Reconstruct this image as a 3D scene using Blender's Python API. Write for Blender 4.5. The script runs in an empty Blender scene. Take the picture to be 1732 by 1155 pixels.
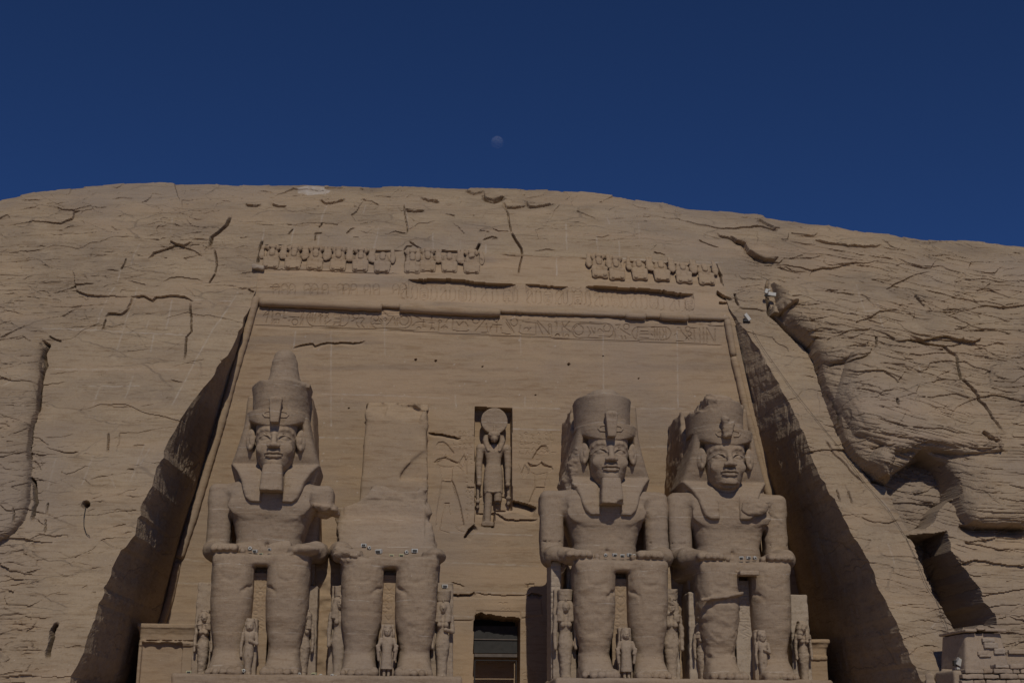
import bpy, math, random
import numpy as np
from mathutils import Vector

# ------------------------------------------------------------------ camera, sky, sun
SC = bpy.context.scene
F = 2250.0; CX, CY = 866.0, 577.5
CAM = np.array([0.0, 0.0, 1.7])
YAW, PIT, ROL = math.radians(4.5), math.radians(16.6), math.radians(0.4)
FW = np.array([math.sin(YAW)*math.cos(PIT), math.cos(YAW)*math.cos(PIT), math.sin(PIT)])
_r = np.array([math.cos(YAW), -math.sin(YAW), 0.0]); _u = np.cross(_r, FW)
RT = _r*math.cos(ROL)+_u*math.sin(ROL); UP = _u*math.cos(ROL)-_r*math.sin(ROL)

cd = bpy.data.cameras.new('camera'); cam = bpy.data.objects.new('camera', cd)
SC.collection.objects.link(cam); SC.camera = cam
cd.sensor_width = 36.0; cd.lens = 36.0*F/1732.0; cd.clip_end = 20000.0; cd.clip_start = 0.1
from mathutils import Matrix
cam.matrix_world = Matrix(((RT[0], UP[0], -FW[0], CAM[0]), (RT[1], UP[1], -FW[1], CAM[1]),
                           (RT[2], UP[2], -FW[2], CAM[2]), (0, 0, 0, 1)))
SUN_EL, SUN_AZ = math.radians(43.0), math.radians(177.8)      # azimuth measured from +Y, clockwise
world = bpy.data.worlds.new('World'); SC.world = world; world.use_nodes = True
nt = world.node_tree; bg = nt.nodes['Background']
sky = nt.nodes.new('ShaderNodeTexSky'); sky.sky_type = 'NISHITA'; sky.sun_disc = False
sky.sun_elevation = SUN_EL; sky.sun_rotation = SUN_AZ
sky.altitude = 9000.0; sky.air_density = 1.0; sky.dust_density = 0.0; sky.ozone_density = 6.0
hs = nt.nodes.new('ShaderNodeHueSaturation'); hs.inputs['Saturation'].default_value = 1.10; hs.inputs['Hue'].default_value = 0.507
nt.links.new(sky.outputs[0], hs.inputs['Color']); nt.links.new(hs.outputs[0], bg.inputs[0]); bg.inputs[1].default_value = 0.124
sl = bpy.data.lights.new('sun', 'SUN'); sun = bpy.data.objects.new('sun', sl); SC.collection.objects.link(sun)
sl.energy = 3.2; sl.angle = math.radians(0.5); sl.color = (1.0, 0.937, 0.835)
sd = Vector((math.sin(SUN_AZ)*math.cos(SUN_EL), math.cos(SUN_AZ)*math.cos(SUN_EL), math.sin(SUN_EL)))
sun.rotation_euler = sd.to_track_quat('Z', 'Y').to_euler()
SC.view_settings.view_transform = 'Standard'; SC.view_settings.look = 'None'
SC.view_settings.exposure = -0.89; SC.view_settings.gamma = 1.0

def at(px, py, Y):
    d = FW*F + RT*(px-CX) - UP*(py-CY)
    return CAM + d*((Y-CAM[1])/d[1])
def proj(X, Y, Z):
    a, b, c = X-CAM[0], Y-CAM[1], Z-CAM[2]
    w = a*FW[0]+b*FW[1]+c*FW[2]
    return (CX+F*(a*RT[0]+b*RT[1]+c*RT[2])/w, CY-F*(a*UP[0]+b*UP[1]+c*UP[2])/w)

# ------------------------------------------------------------------ numpy helpers
rng = np.random.RandomState(7)
_T2 = rng.rand(256, 256); _T3 = rng.rand(64, 64, 64).astype(np.float32)
def vn2(x, y):
    xi = np.floor(x).astype(int); yi = np.floor(y).astype(int)
    fx = x-xi; fy = y-yi; fx = fx*fx*(3-2*fx); fy = fy*fy*(3-2*fy)
    a = _T2[xi & 255, yi & 255]; b = _T2[(xi+1) & 255, yi & 255]
    c = _T2[xi & 255, (yi+1) & 255]; d = _T2[(xi+1) & 255, (yi+1) & 255]
    return ((a+(b-a)*fx)*(1-fy)+(c+(d-c)*fx)*fy)*2-1
def fbm2(x, y, o=4, g=0.5):
    s = 0; a = 1.0; t = 0
    for i in range(o):
        s = s+a*vn2(x*2**i+17.3*i, y*2**i+5.7*i); t += a; a *= g
    return s/t
def vn3(x, y, z):
    xi = np.floor(x).astype(int); yi = np.floor(y).astype(int); zi = np.floor(z).astype(int)
    fx = x-xi; fy = y-yi; fz = z-zi
    fx = fx*fx*(3-2*fx); fy = fy*fy*(3-2*fy); fz = fz*fz*(3-2*fz)
    def c(i, j, k): return _T3[(xi+i) & 63, (yi+j) & 63, (zi+k) & 63]
    a = c(0,0,0)*(1-fx)+c(1,0,0)*fx; b = c(0,1,0)*(1-fx)+c(1,1,0)*fx
    e = c(0,0,1)*(1-fx)+c(1,0,1)*fx; g = c(0,1,1)*(1-fx)+c(1,1,1)*fx
    return ((a*(1-fy)+b*fy)*(1-fz)+(e*(1-fy)+g*fy)*fz)*2-1
def sst(a, b, x):
    t = np.clip((x-a)/(b-a), 0, 1); return t*t*(3-2*t)
def worley(x, y):
    """distance to the cell border and a random value of the cell"""
    xi = np.floor(x).astype(int); yi = np.floor(y).astype(int)
    d1 = np.full(x.shape, 9.0); d2 = d1.copy(); idv = np.zeros(x.shape); ox = np.zeros(x.shape); oy = np.zeros(x.shape); w1 = np.zeros(x.shape); w2 = np.zeros(x.shape)
    for i in (-1, 0, 1):
        for j in (-1, 0, 1):
            ci = xi+i; cj = yi+j
            px = ci+_T2[ci & 255, cj & 255]; py = cj+_T2[(ci+91) & 255, (cj+37) & 255]
            d = np.hypot(x-px, y-py); v = _T2[(ci+13) & 255, (cj+201) & 255]
            n = d < d1
            d2 = np.where(n, d1, np.minimum(d2, d)); idv = np.where(n, v, idv); d1 = np.where(n, d, d1); ox = np.where(n, x-px, ox); oy = np.where(n, y-py, oy)
            w1 = np.where(n, _T2[(ci+55) & 255, (cj+7) & 255]-.5, w1); w2 = np.where(n, _T2[(ci+140) & 255, (cj+66) & 255]-.5, w2)
    return d2-d1, idv, ox*w1+oy*w2
def pdist(px, py, pts):
    """distance to a polyline, signed side (+ = right of the direction, i.e. below a left-to-right line), arc position 0..1"""
    pts = np.asarray(pts, float); L = np.hypot(*(pts[1:]-pts[:-1]).T); cum = np.concatenate([[0], np.cumsum(L)])
    best = np.full(px.shape, 1e9); side = np.zeros(px.shape); arc = np.zeros(px.shape)
    for k in range(len(pts)-1):
        ax, ay = pts[k]; dx, dy = pts[k+1]-pts[k]; l2 = dx*dx+dy*dy+1e-9
        t = np.clip(((px-ax)*dx+(py-ay)*dy)/l2, 0, 1)
        d = np.hypot(px-ax-t*dx, py-ay-t*dy); m = d < best
        best = np.where(m, d, best); side = np.where(m, np.sign(dx*(py-ay)-dy*(px-ax)), side)
        arc = np.where(m, (cum[k]+t*L[k])/cum[-1], arc)
    return best, side, arc
def inpoly(px, py, pts):
    c = np.zeros(px.shape, bool); n = len(pts); j = n-1
    for i in range(n):
        xi, yi = pts[i]; xj, yj = pts[j]
        if yi != yj:
            c ^= ((yi > py) != (yj > py)) & (px < (xj-xi)*(py-yi)/(yj-yi)+xi)
        j = i
    return c

def sub(px, py, pts, R):
    p = np.asarray(pts, float)
    return np.nonzero((px > p[:, 0].min()-R) & (px < p[:, 0].max()+R) & (py > p[:, 1].min()-R) & (py < p[:, 1].max()+R))
def f_step(D, px, py, pts, depth, reach, ends=True, edge=0.0, brk=False):
    """rock broken away on the right-hand side of the line, healing over reach pixels"""
    ix = sub(px, py, pts, reach+4); x = px[ix]; y = py[ix]
    if x.size == 0: return
    d, s, a = pdist(x, y, pts)
    v = np.where(s > 0, np.clip(1-d/reach, 0, 1)**1.3, 0)
    if edge > 0: v *= sst(0, edge, d)
    if ends: v *= np.clip(np.minimum(a, 1-a)*8, 0, 1)**.6
    if brk: v *= np.clip(.55+1.1*vn2(x/17+pts[0][0], y/13), .0, 1.3)
    D[ix] += depth*v
def f_groove(D, px, py, pts, depth, w, ends=True):
    ix = sub(px, py, pts, w+3); x = px[ix]; y = py[ix]
    if x.size == 0: return
    d, s, a = pdist(x, y, pts)
    v = np.clip(1.25*(1-d/w), 0, 1)
    if ends: v *= np.clip(np.minimum(a, 1-a)*8+.1, 0, 1)
    D[ix] = np.maximum(D[ix], 0*v)+0 if False else D[ix]+depth*v
def f_poly(D, px, py, pts, h, W, power=2.0):
    """raised (h<0) or sunk (h>0) patch with rounded flanks W pixels wide"""
    ix = sub(px, py, pts, 2); x = px[ix]; y = py[ix]
    if x.size == 0: return
    m = inpoly(x, y, pts); d, _, _ = pdist(x, y, list(pts)+[pts[0]])
    t = np.clip(d/W, 0, 1); D[ix] += np.where(m, h*(1-(1-t)**power)**(1/power), 0)

def wob(pts, amp, step=6, seed=0):
    """break a traced line into short irregular runs"""
    r = np.random.RandomState(seed+int(pts[0][0])*3+int(pts[0][1])); out = [pts[0]]
    for a, b in zip(pts[:-1], pts[1:]):
        n = max(1, int(math.hypot(b[0]-a[0], b[1]-a[1])/step))
        for k in range(1, n+1):
            q = k/n; j = amp if k < n else amp*.3
            out.append((a[0]+(b[0]-a[0])*q+r.uniform(-j, j), a[1]+(b[1]-a[1])*q+r.uniform(-j, j)))
    return out

# ------------------------------------------------------------------ objects
def tag(o, label=None, cat=None, group=None, kind=None):
    if label: o['label'] = label
    if cat: o['category'] = cat
    if group: o['group'] = group
    if kind: o['kind'] = kind
    return o
def link(name, me, parent=None, mats=(), loc=(0, 0, 0)):
    o = bpy.data.objects.new(name, me); SC.collection.objects.link(o); o.location = loc
    if me is not None:
        for m in mats:
            if m.name not in me.materials: me.materials.append(m)
    if parent is not None: o.parent = parent
    return o
def thing(name, loc, label, cat, group=None):
    o = bpy.data.objects.new(name, None); SC.collection.objects.link(o); o.location = loc
    o.empty_display_size = 0.5
    return tag(o, label, cat, group)
def mesh(name, V, Q, smooth=True, attrs=None):
    V = np.ascontiguousarray(V, np.float32); Q = np.ascontiguousarray(Q, np.int32)
    me = bpy.data.meshes.new(name); n, k = Q.shape
    me.vertices.add(len(V)); me.vertices.foreach_set('co', V.ravel())
    me.loops.add(n*k); me.loops.foreach_set('vertex_index', Q.ravel())
    me.polygons.add(n); me.polygons.foreach_set('loop_start', np.arange(n, dtype=np.int32)*k)
    try: me.polygons.foreach_set('loop_total', np.full(n, k, np.int32))
    except Exception: pass
    me.polygons.foreach_set('use_smooth', np.full(n, smooth, bool))
    me.update(calc_edges=True)
    for an, av in (attrs or {}).items():
        at_ = me.attributes.new(an, 'FLOAT', 'POINT'); at_.data.foreach_set('value', np.ascontiguousarray(av, np.float32).ravel())
    return me
def gridq(nr, nc, keep=None):
    i = np.arange(nr*nc).reshape(nr, nc)
    q = np.stack([i[:-1, :-1], i[:-1, 1:], i[1:, 1:], i[1:, :-1]], -1)
    return q[keep] if keep is not None else q.reshape(-1, 4)

class MB:
    """a small mesh builder for boxes, lathes and tubes"""
    def __init__(s): s.v = []; s.f = []
    def quadbox(s, P):                     # 8 corners: bottom ring then top ring
        b = len(s.v); s.v += [tuple(p) for p in P]
        s.f += [tuple(b+i for i in q) for q in ((0,3,2,1),(4,5,6,7),(0,1,5,4),(1,2,6,5),(2,3,7,6),(3,0,4,7))]
    def box(s, c, h, t=1.0, ty=1.0):
        x, y, z = c; a, b, d = h
        s.quadbox([(x-a,y-b,z-d),(x+a,y-b,z-d),(x+a,y+b,z-d),(x-a,y+b,z-d),
                   (x-a*t,y-b*ty,z+d),(x+a*t,y-b*ty,z+d),(x+a*t,y+b*ty,z+d),(x-a*t,y+b*ty,z+d)])
    def tube(s, pts, rad, n=10, cap=True):
        pts = [Vector(p) for p in pts]; rings = []
        for i, p in enumerate(pts):
            d = (pts[min(i+1, len(pts)-1)]-pts[max(i-1, 0)]).normalized()
            a = d.orthogonal().normalized() if i == 0 else (a-d*a.dot(d)).normalized()
            c = d.cross(a); r = rad[i] if hasattr(rad, '__len__') else rad; b = len(s.v); rings.append(b)
            for k in range(n):
                w = 2*math.pi*k/n; s.v.append(tuple(p+(a*math.cos(w)+c*math.sin(w))*r))
        for b0, b1 in zip(rings[:-1], rings[1:]):
            for k in range(n): s.f.append((b0+k, b0+(k+1) % n, b1+(k+1) % n, b1+k))
        if cap:
            s.f.append(tuple(rings[0]+k for k in reversed(range(n)))); s.f.append(tuple(rings[-1]+k for k in range(n)))
    def build(s, name, mat, parent=None, smooth=False, bevel=0.0, loc=(0, 0, 0)):
        me = bpy.data.meshes.new(name); me.from_pydata(s.v, [], s.f); me.update()
        if smooth:
            me.polygons.foreach_set('use_smooth', np.ones(len(me.polygons), bool))
        o = link(name, me, parent, [mat], loc)
        if bevel > 0:
            m = o.modifiers.new('bevel', 'BEVEL'); m.width = bevel; m.segments = 2; m.limit_method = 'ANGLE'
        return o

# ------------------------------------------------------------------ materials
def nodes(name):
    m = bpy.data.materials.new(name); m.use_nodes = True; t = m.node_tree
    return m, t, t.nodes['Principled BSDF']
def N(t, kind, **kw):
    n = t.nodes.new('ShaderNode'+kind)
    for k, v in kw.items():
        if k in n.inputs.keys(): n.inputs[k].default_value = v
        else: setattr(n, k, v)
    return n
def mix(t, a, b, fac, mode='MIX'):
    n = t.nodes.new('ShaderNodeMix'); n.data_type = 'RGBA'; n.blend_type = mode
    for s, v in ((0, fac), (6, a), (7, b)):
        if hasattr(v, 'is_output'): t.links.new(v, n.inputs[s])
        else: n.inputs[s].default_value = v if s == 0 else (*v, 1.0) if len(v) == 3 else v
    return n.outputs[2]
def mrange(t, src, a, b, c=0.0, d=1.0):
    n = t.nodes.new('ShaderNodeMapRange'); t.links.new(src, n.inputs[0])
    for i, v in enumerate((a, b, c, d)): n.inputs[i+1].default_value = v
    return n.outputs[0]
def noise(t, vec, scale, detail=5.0, rough=0.6, dist=0.0):
    n = N(t, 'TexNoise'); t.links.new(vec, n.inputs['Vector'])
    n.inputs['Scale'].default_value = scale; n.inputs['Detail'].default_value = detail
    n.inputs['Roughness'].default_value = rough; n.inputs['Distortion'].default_value = dist
    return n.outputs[0]
def stone(name, cols, strata=0.5, bump=0.25, attr=False, warm=0.0, fine=1.0, dip=0.05, seam=0.0, cracks=0.0, speck=.75):
    """weathered sandstone: bedding bands, blotches, grain, optional mortar and stain attributes"""
    m, t, p = nodes(name); L = t.links.new
    g = N(t, 'NewGeometry'); pos = g.outputs['Position']
    mp = N(t, 'Mapping'); L(pos, mp.inputs[0]); mp.inputs['Scale'].default_value = (0.05, 0.10, 1.0)
    mp.inputs['Rotation'].default_value = (0.0, dip, 0.0)
    band = noise(t, mp.outputs[0], 0.9, 9.0, 0.68, 0.35)
    mp2 = N(t, 'Mapping'); L(pos, mp2.inputs[0]); mp2.inputs['Scale'].default_value = (0.12, 0.2, 1.0)
    mp2.inputs['Rotation'].default_value = (0.0, -0.16, 0.0)
    lam = noise(t, mp2.outputs[0], 5.5, 4.0, 0.6, 0.3)
    blot = noise(t, pos, 0.16, 6.0, 0.6)
    grain = noise(t, pos, 5.0*fine, 6.0, 0.75)
    c = mix(t, cols[0], cols[1], mrange(t, band, .36, .64))
    c = mix(t, c, cols[2], mrange(t, blot, .47, .66, 0, .85))
    c = mix(t, c, (0.70, 0.63, 0.55), mrange(t, lam, .50, .66, 0, .6*strata), 'MULTIPLY')
    c = mix(t, c, cols[3], mrange(t, noise(t, pos, 0.55, 7, .7), .60, .74, 0, .55))
    c = mix(t, c, (0.55, 0.5, 0.45), mrange(t, grain, .50, .74, 0, speck), 'MULTIPLY')
    spk = noise(t, pos, 9.0, 2.0, .5)
    c = mix(t, c, (0.60, 0.53, 0.44), mrange(t, spk, .70, .78, 0, .6))
    if attr:
        a = N(t, 'Attribute'); a.attribute_name = 'mortar'
        c = mix(t, c, (0.58, 0.51, 0.43), a.outputs['Fac'])
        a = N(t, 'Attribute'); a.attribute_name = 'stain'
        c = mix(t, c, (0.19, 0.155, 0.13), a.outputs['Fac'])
        a = N(t, 'Attribute'); a.attribute_name = 'warm'
        c = mix(t, c, (0.46, 0.33, 0.21), a.outputs['Fac'])
    c = mix(t, c, (0.335, 0.268, 0.212), mrange(t, noise(t, pos, .075, 5.0, .6), .50, .66, 0, .5)); c = mix(t, c, (0.47, 0.335, 0.225), mrange(t, noise(t, mp.outputs[0], .35, 6.0, .65), .56, .70, 0, .38))
    g3 = noise(t, pos, 16.0*fine, 3.0, .7); c = mix(t, c, (0.58, 0.54, 0.5), mrange(t, g3, .52, .72, 0, .35), 'MULTIPLY')
    L(c, p.inputs['Base Color']); p.inputs['Roughness'].default_value = 0.95
    p.inputs['Specular IOR Level'].default_value = 0.15
    if seam:
        sx = N(t, 'SeparateXYZ'); L(pos, sx.inputs[0]); wz = N(t, 'Math', operation='MULTIPLY_ADD'); L(noise(t, pos, .35, 3.0), wz.inputs[0]); wz.inputs[1].default_value = .5; L(sx.outputs[2], wz.inputs[2])
        pp = N(t, 'Math', operation='PINGPONG'); L(wz.outputs[0], pp.inputs[0]); pp.inputs[1].default_value = 0.93
        msk = mrange(t, noise(t, pos, .8, 4.0, .7), .46, .62); lm = N(t, 'Math', operation='MULTIPLY'); L(mrange(t, pp.outputs[0], .035, .012), lm.inputs[0]); L(msk, lm.inputs[1]); l2 = N(t, 'Math', operation='MULTIPLY'); L(lm.outputs[0], l2.inputs[0]); l2.inputs[1].default_value = seam
        cl = mix(t, c, (.60,.53,.44), l2.outputs[0]); L(cl, p.inputs['Base Color'])
    crk = None
    if cracks:
        mc = N(t, 'Mapping'); dn = N(t, 'VectorMath', operation='SCALE'); nn = N(t, 'TexNoise'); L(pos, nn.inputs['Vector']); nn.inputs['Scale'].default_value = .7; nn.inputs['Detail'].default_value = 5.0; L(nn.outputs['Color'], dn.inputs[0]); dn.inputs['Scale'].default_value = 1.0
        av = N(t, 'VectorMath', operation='ADD'); L(pos, av.inputs[0]); L(dn.outputs[0], av.inputs[1]); L(av.outputs[0], mc.inputs[0]); mc.inputs['Scale'].default_value = (.16, .10, .62); mc.inputs['Rotation'].default_value = (0, dip*2, 0)
        vo = N(t, 'TexVoronoi', feature='DISTANCE_TO_EDGE'); L(mc.outputs[0], vo.inputs['Vector']); vo.inputs['Scale'].default_value = 1.0
        ck = N(t, 'Math', operation='MULTIPLY'); L(mrange(t, vo.outputs['Distance'], .018, .004), ck.inputs[0]); L(mrange(t, noise(t, pos, .28, 4.0, .65), .46, .60), ck.inputs[1]); crk = ck.outputs[0]
        ca = N(t, 'Math', operation='MULTIPLY'); L(crk, ca.inputs[0]); ca.inputs[1].default_value = cracks; cl = mix(t, c, (.16,.12,.09), ca.outputs[0]); L(cl, p.inputs['Base Color'])
    hsum = N(t, 'Math', operation='ADD'); L(grain, hsum.inputs[0])
    h2 = N(t, 'Math', operation='MULTIPLY'); L(lam, h2.inputs[0]); h2.inputs[1].default_value = .8*strata
    L(h2.outputs[0], hsum.inputs[1])
    b = N(t, 'Bump'); b.inputs['Strength'].default_value = bump; b.inputs['Distance'].default_value = 0.12
    ho = hsum.outputs[0]
    if crk is not None:
        hc = N(t, 'Math', operation='MULTIPLY_ADD'); L(crk, hc.inputs[0]); hc.inputs[1].default_value = -1.2; L(ho, hc.inputs[2]); ho = hc.outputs[0]
    L(ho, b.inputs['Height']); L(b.outputs[0], p.inputs['Normal'])
    return m
def plain(name, col, rough=0.6, metal=0.0, var=0.25, scale=3.0):
    m, t, p = nodes(name); g = N(t, 'NewGeometry'); n = noise(t, g.outputs['Position'], scale, 5.0)
    c = mix(t, col, tuple(v*(1-var) for v in col), mrange(t, n, .4, .65))
    t.links.new(c, p.inputs['Base Color']); p.inputs['Roughness'].default_value = rough; p.inputs['Metallic'].default_value = metal
    return m
M = {}
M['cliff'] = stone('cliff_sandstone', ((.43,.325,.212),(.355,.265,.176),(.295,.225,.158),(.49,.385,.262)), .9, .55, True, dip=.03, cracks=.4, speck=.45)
M['facade'] = stone('facade_sandstone', ((.43,.313,.197),(.375,.27,.175),(.375,.28,.188),(.465,.352,.232)), 1.0, .2, True, dip=.02, speck=.3)
M['statue'] = stone('statue_sandstone', ((.405,.305,.208),(.355,.265,.183),(.33,.252,.18),(.445,.342,.24)), .8, .38, seam=.5, speck=.55)
M['figure'] = stone('small_figure_sandstone', ((.42,.325,.23),(.38,.292,.208),(.35,.275,.20),(.46,.365,.265)), .4, .3)
M['pale'] = stone('pale_sandstone', ((.49,.40,.30),(.44,.355,.265),(.41,.33,.25),(.53,.44,.34)), .4, .25)
M['brick'] = stone('masonry_sandstone', ((.46,.345,.235),(.42,.318,.22),(.40,.31,.22),(.50,.395,.285)), .3, .3)
M['ground'] = stone('desert_sand', ((.45,.35,.25),(.42,.33,.235),(.40,.32,.23),(.47,.38,.28)), .1, .3)
M['white'] = plain('white_enamel', (.60, .58, .52), .5, 0, .2)
M['yellow'] = plain('yellowed_lamp_casing', (.55, .52, .30), .5, 0, .25)
M['dark'] = plain('dark_metal', (.035, .033, .03), .5, .2)
M['glass'] = plain('lamp_glass', (.07, .065, .055), .7, 0, .2)
M['mesh'] = plain('dark_door_mesh', (.045, .042, .038), .8, 0, .3)
M['wood'] = plain('grey_timber', (.16, .13, .11), .8, 0, .3)
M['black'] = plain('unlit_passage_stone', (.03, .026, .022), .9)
# ------------------------------------------------------------------ the rock face and the temple front
_zp = np.array([0, 8, 17.5, 25, 29.6, 32, 34.5, 37, 39, 40.5, 41.5]); _yp = np.array([65.5, 71.6, 78.5, 84.1, 87.4, 89.0, 90.8, 93.1, 95.5, 97.9, 100.2])
_pf = np.polyfit(_zp, _yp, 5)
def Ybase(z): return np.polyval(_pf, np.clip(z, -6, 41.6))
def Yfac(z): return 86.3+(z-4.9)*0.06
ZT = 29.53
_cr = [(-300,380),(-100,362),(0,343),(50,332),(100,325),(150,320),(210,312),(250,311),(290,310),(340,313),(400,314),(460,315),(500,314),(560,314),(620,317),(700,316),(760,318),(800,320),(866,320),(900,322),(960,323),(1000,328),(1060,336),(1100,342),(1140,350),(1152,357),(1200,357),(1260,364),(1300,368),(1400,382),(1440,392),(1500,395),(1560,405),(1600,408),(1660,412),(1732,417),(1900,428),(2200,450)]
_cx = np.arange(-300, 2200, 4.0); _cy = np.convolve(np.pad(np.interp(_cx, *np.array(_cr, float).T), 12, mode='edge'), np.hanning(27)[1:-1]/np.hanning(27).sum(), 'valid')
_cw = np.array([at(a, b, 100.2) for a, b in zip(_cx, _cy)])
def crest(X): return np.interp(X, _cw[:, 0], _cw[:, 2])
def on_cliff(px, py):
    Y = 80.0
    for _ in range(40):
        p = at(px, py, Y); Y = Y+0.6*(Ybase(p[2])-Y)
    return at(px, py, Y)
def on_fac(px, py, off=0.0):
    Y = 84.0
    for _ in range(12): Y = Yfac(at(px, py, Y)[2])-off
    return at(px, py, Y)
# edges of the cut recess, on the rock surface (front) and on the temple front (back)
_fl = wob([(432,498),(418,530),(400,570),(385,600),(345,655),(330,675),(318,690),(300,720),(292,735),(262,800),(252,830),(240,850),(228,905),(205,930),(190,960),(165,1030),(146,1085),(118,1155),(90,1225),(60,1300)], 2.5, 9, 3)
_fr = wob([(1233,524),(1262,560),(1290,600),(1312,640),(1340,690),(1362,740),(1385,800),(1415,850),(1440,900),(1470,950),(1490,1000),(1515,1050),(1540,1110),(1560,1155),(1590,1225),(1620,1300)], 2.0, 9, 5)
_bl = [(430,500),(410,570),(392,630),(364,730),(343,800),(318,880),(297,950),(282,1010),(268,1050),(233,1155),(185,1300)]
_br = [(1237,530),(1254,610),(1272,690),(1293,770),(1308,830),(1325,900),(1349,1000),(1368,1075),(1388,1155),(1424,1300)]
def edge(pts, fn):
    w = np.array([fn(a, b) for a, b in pts]); o = np.argsort(w[:, 2]); return w[o, 2], w[o, 0]
EFL, EFR, EBL, EBR = edge(_fl, on_cliff), edge(_fr, on_cliff), edge(_bl, on_fac), edge(_br, on_fac)
def _xe(e, z): return np.interp(z, *e)
ZTOP = float(EFL[0][-1]); ZTOPR = float(EFR[0][-1])

def cr(x0, y0, s, *lines):
    return [[(x0+a/s, y0+b/s) for a, b in l] for l in lines]
A = lambda *l: cr(0, 300, 2.886, *l)
B = lambda *l: cr(0, 700, 2.538, *l)
E_ = lambda *l: cr(1200, 340, 2.818, *l)
F_ = lambda *l: cr(1250, 720, 2.656, *l)
G_ = lambda *l: cr(360, 300, 3.464, *l)
H_ = lambda *l: cr(800, 310, 3.464, *l)
STEPS = []     # (points, depth m, reach px)
def S(lines, dep, reach): STEPS.extend((l, dep, reach) for l in lines)
S(A([(720,395),(750,362),(800,345),(860,322),(895,330),(935,312)], [(640,580),(700,575),(745,598),(760,580),(850,573),(900,578),(945,605)], [(510,680),(530,660),(590,665),(615,645),(640,590)]), .75, 11)
S(A([(430,445),(500,448),(590,455)], [(610,500),(670,515),(715,525)], [(830,985),(895,998)], [(245,560),(330,540),(370,522),(470,520)], [(660,290),(700,285),(800,268)]), .38, 8)
S(A([(780,515),(830,490),(890,485),(960,495),(1020,515)], [(1035,535),(1100,537),(1160,540),(1210,545)], [(450,145),(540,145)], [(520,110),(600,100),(660,105)], [(850,190),(930,200),(1010,205),(1070,215)],
    [(380,1110),(450,1113),(540,1115),(600,1118),(650,1115),(700,1115),(760,1105)], [(780,1080),(860,1072)], [(930,755),(980,755),(1010,780)], [(0,905),(60,910)], [(0,1110),(60,1110),(100,1115)], [(0,565),(60,560),(150,580),(240,590)],
    [(300,655),(330,645)], [(500,360),(610,355)], [(100,340),(230,338)], [(1170,470),(1240,460),(1260,445)], [(620,625),(590,622)], [(180,200),(260,190),(330,130)], [(570,80),(640,50)], [(1040,165),(1060,130),(1120,120)], [(650,435),(760,430),(880,425)], [(440,380),(500,300)],[(300,745),(420,742),(500,738)]), .22, 7)
S(A([(1200,135),(1270,138)], [(850,100),(1000,100),(1150,115)]), .3, 6)
S(B([(195,140),(240,155),(300,165),(360,160),(425,165)], [(495,340),(540,350),(620,355)], [(540,236),(575,234)]), .42, 8)
S(B([(60,440),(130,435)], [(190,482),(270,480)], [(390,365),(440,345)], [(530,390),(600,395)], [(200,615),(270,620),(340,610),(400,580),(440,530)], [(0,620),(60,625),(100,605),(110,590)], [(570,135),(620,130)],
    [(340,290),(430,265),(500,260)], [(90,870),(160,872),(240,870)], [(90,875),(95,905),(130,930)], [(0,915),(80,920)], [(120,1015),(200,1010)], [(395,760),(410,765)], [(480,485),(540,470)], [(400,520),(430,525)], [(410,40),(450,60),(470,60)], [(0,30),(60,35),(120,50)],[(250,380),(270,370)],[(350,745),(370,735)],[(480,110),(515,90)],[(0,330),(30,325)]), .25, 7)
S(E_([(40,430),(75,450),(110,465)], [(500,180),(560,190),(640,200),(720,205),(800,205),(830,195)], [(230,85),(280,105),(330,130)], [(560,790),(600,770),(650,765),(700,748),(760,730)], [(1310,1090),(1350,1120),(1390,1140)]), .8, 11)
S(E_([(140,505),(200,510),(280,520)], [(170,190),(185,240),(240,285),(330,295),(360,270)], [(480,640),(560,655),(640,625),(720,605)], [(690,605),(730,610),(775,605)], [(410,155),(500,160),(520,145)], [(760,255),(820,265),(880,275)], [(1040,515),(1110,525),(1180,520)], [(1110,525),(1180,550),(1260,590),(1330,615)], [(800,660),(860,680),(960,690),(1020,685)]), .5, 9)
S(E_([(345,310),(420,335),(540,345)], [(985,345),(1045,360)], [(1060,370),(1130,395),(1210,420),(1310,425)], [(685,360),(740,390)], [(810,605),(860,625),(940,630)], [(850,820),(950,810),(1040,815),(1120,820),(1190,840)], [(940,490),(1020,495)], [(1320,740),(1400,755),(1490,775)],
     [(1030,1010),(1090,1010)], [(920,870),(1010,885)], [(710,920),(750,910)], [(1140,240),(1200,240),(1280,270),(1380,260)], [(1300,375),(1380,380)], [(1400,240),(1490,250)], [(770,375),(870,380)], [(540,410),(640,430)], [(1270,700),(1310,695)], [(1430,890),(1490,890)], [(0,205),(50,215)], [(300,400),(420,405)], [(380,450),(450,445)], [(420,490),(500,480)], [(730,590),(780,585)],
     [(640,1040),(740,1010)], [(900,1120),(1010,1105)], [(1200,655),(1260,650)], [(1340,745),(1430,760)],[(640,690),(800,680)],[(560,720),(700,700)],[(620,870),(780,850)],[(700,960),(860,940)],[(1150,285),(1220,300)],[(1000,270),(1060,290)]), .26, 7)
S(F_([(990,440),(1060,460),(1120,452),(1180,455),(1280,460)]), 1.6, 20)
S(F_([(1010,515),(1120,540),(1240,565)], [(720,110),(780,105),(800,80),(870,65),(940,70)], [(590,100),(660,80),(710,75)], [(550,405),(610,430),(670,435),(715,420)], [(1010,95),(1110,100),(1160,90)], [(1110,20),(1170,60),(1180,110),(1210,115)], [(1070,490),(1120,520)]), .5, 9)
S(F_([(430,205),(500,240),(570,275)], [(740,660),(810,660)], [(1170,320),(1260,345)], [(1100,185),(1200,195)], [(1060,230),(1130,240)], [(790,1010),(860,1015),(940,1050)], [(700,860),(760,870)], [(600,880),(680,890)], [(1200,700),(1260,680)],[(1180,800),(1280,790)],[(830,985),(900,990)]), .2, 6)
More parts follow.
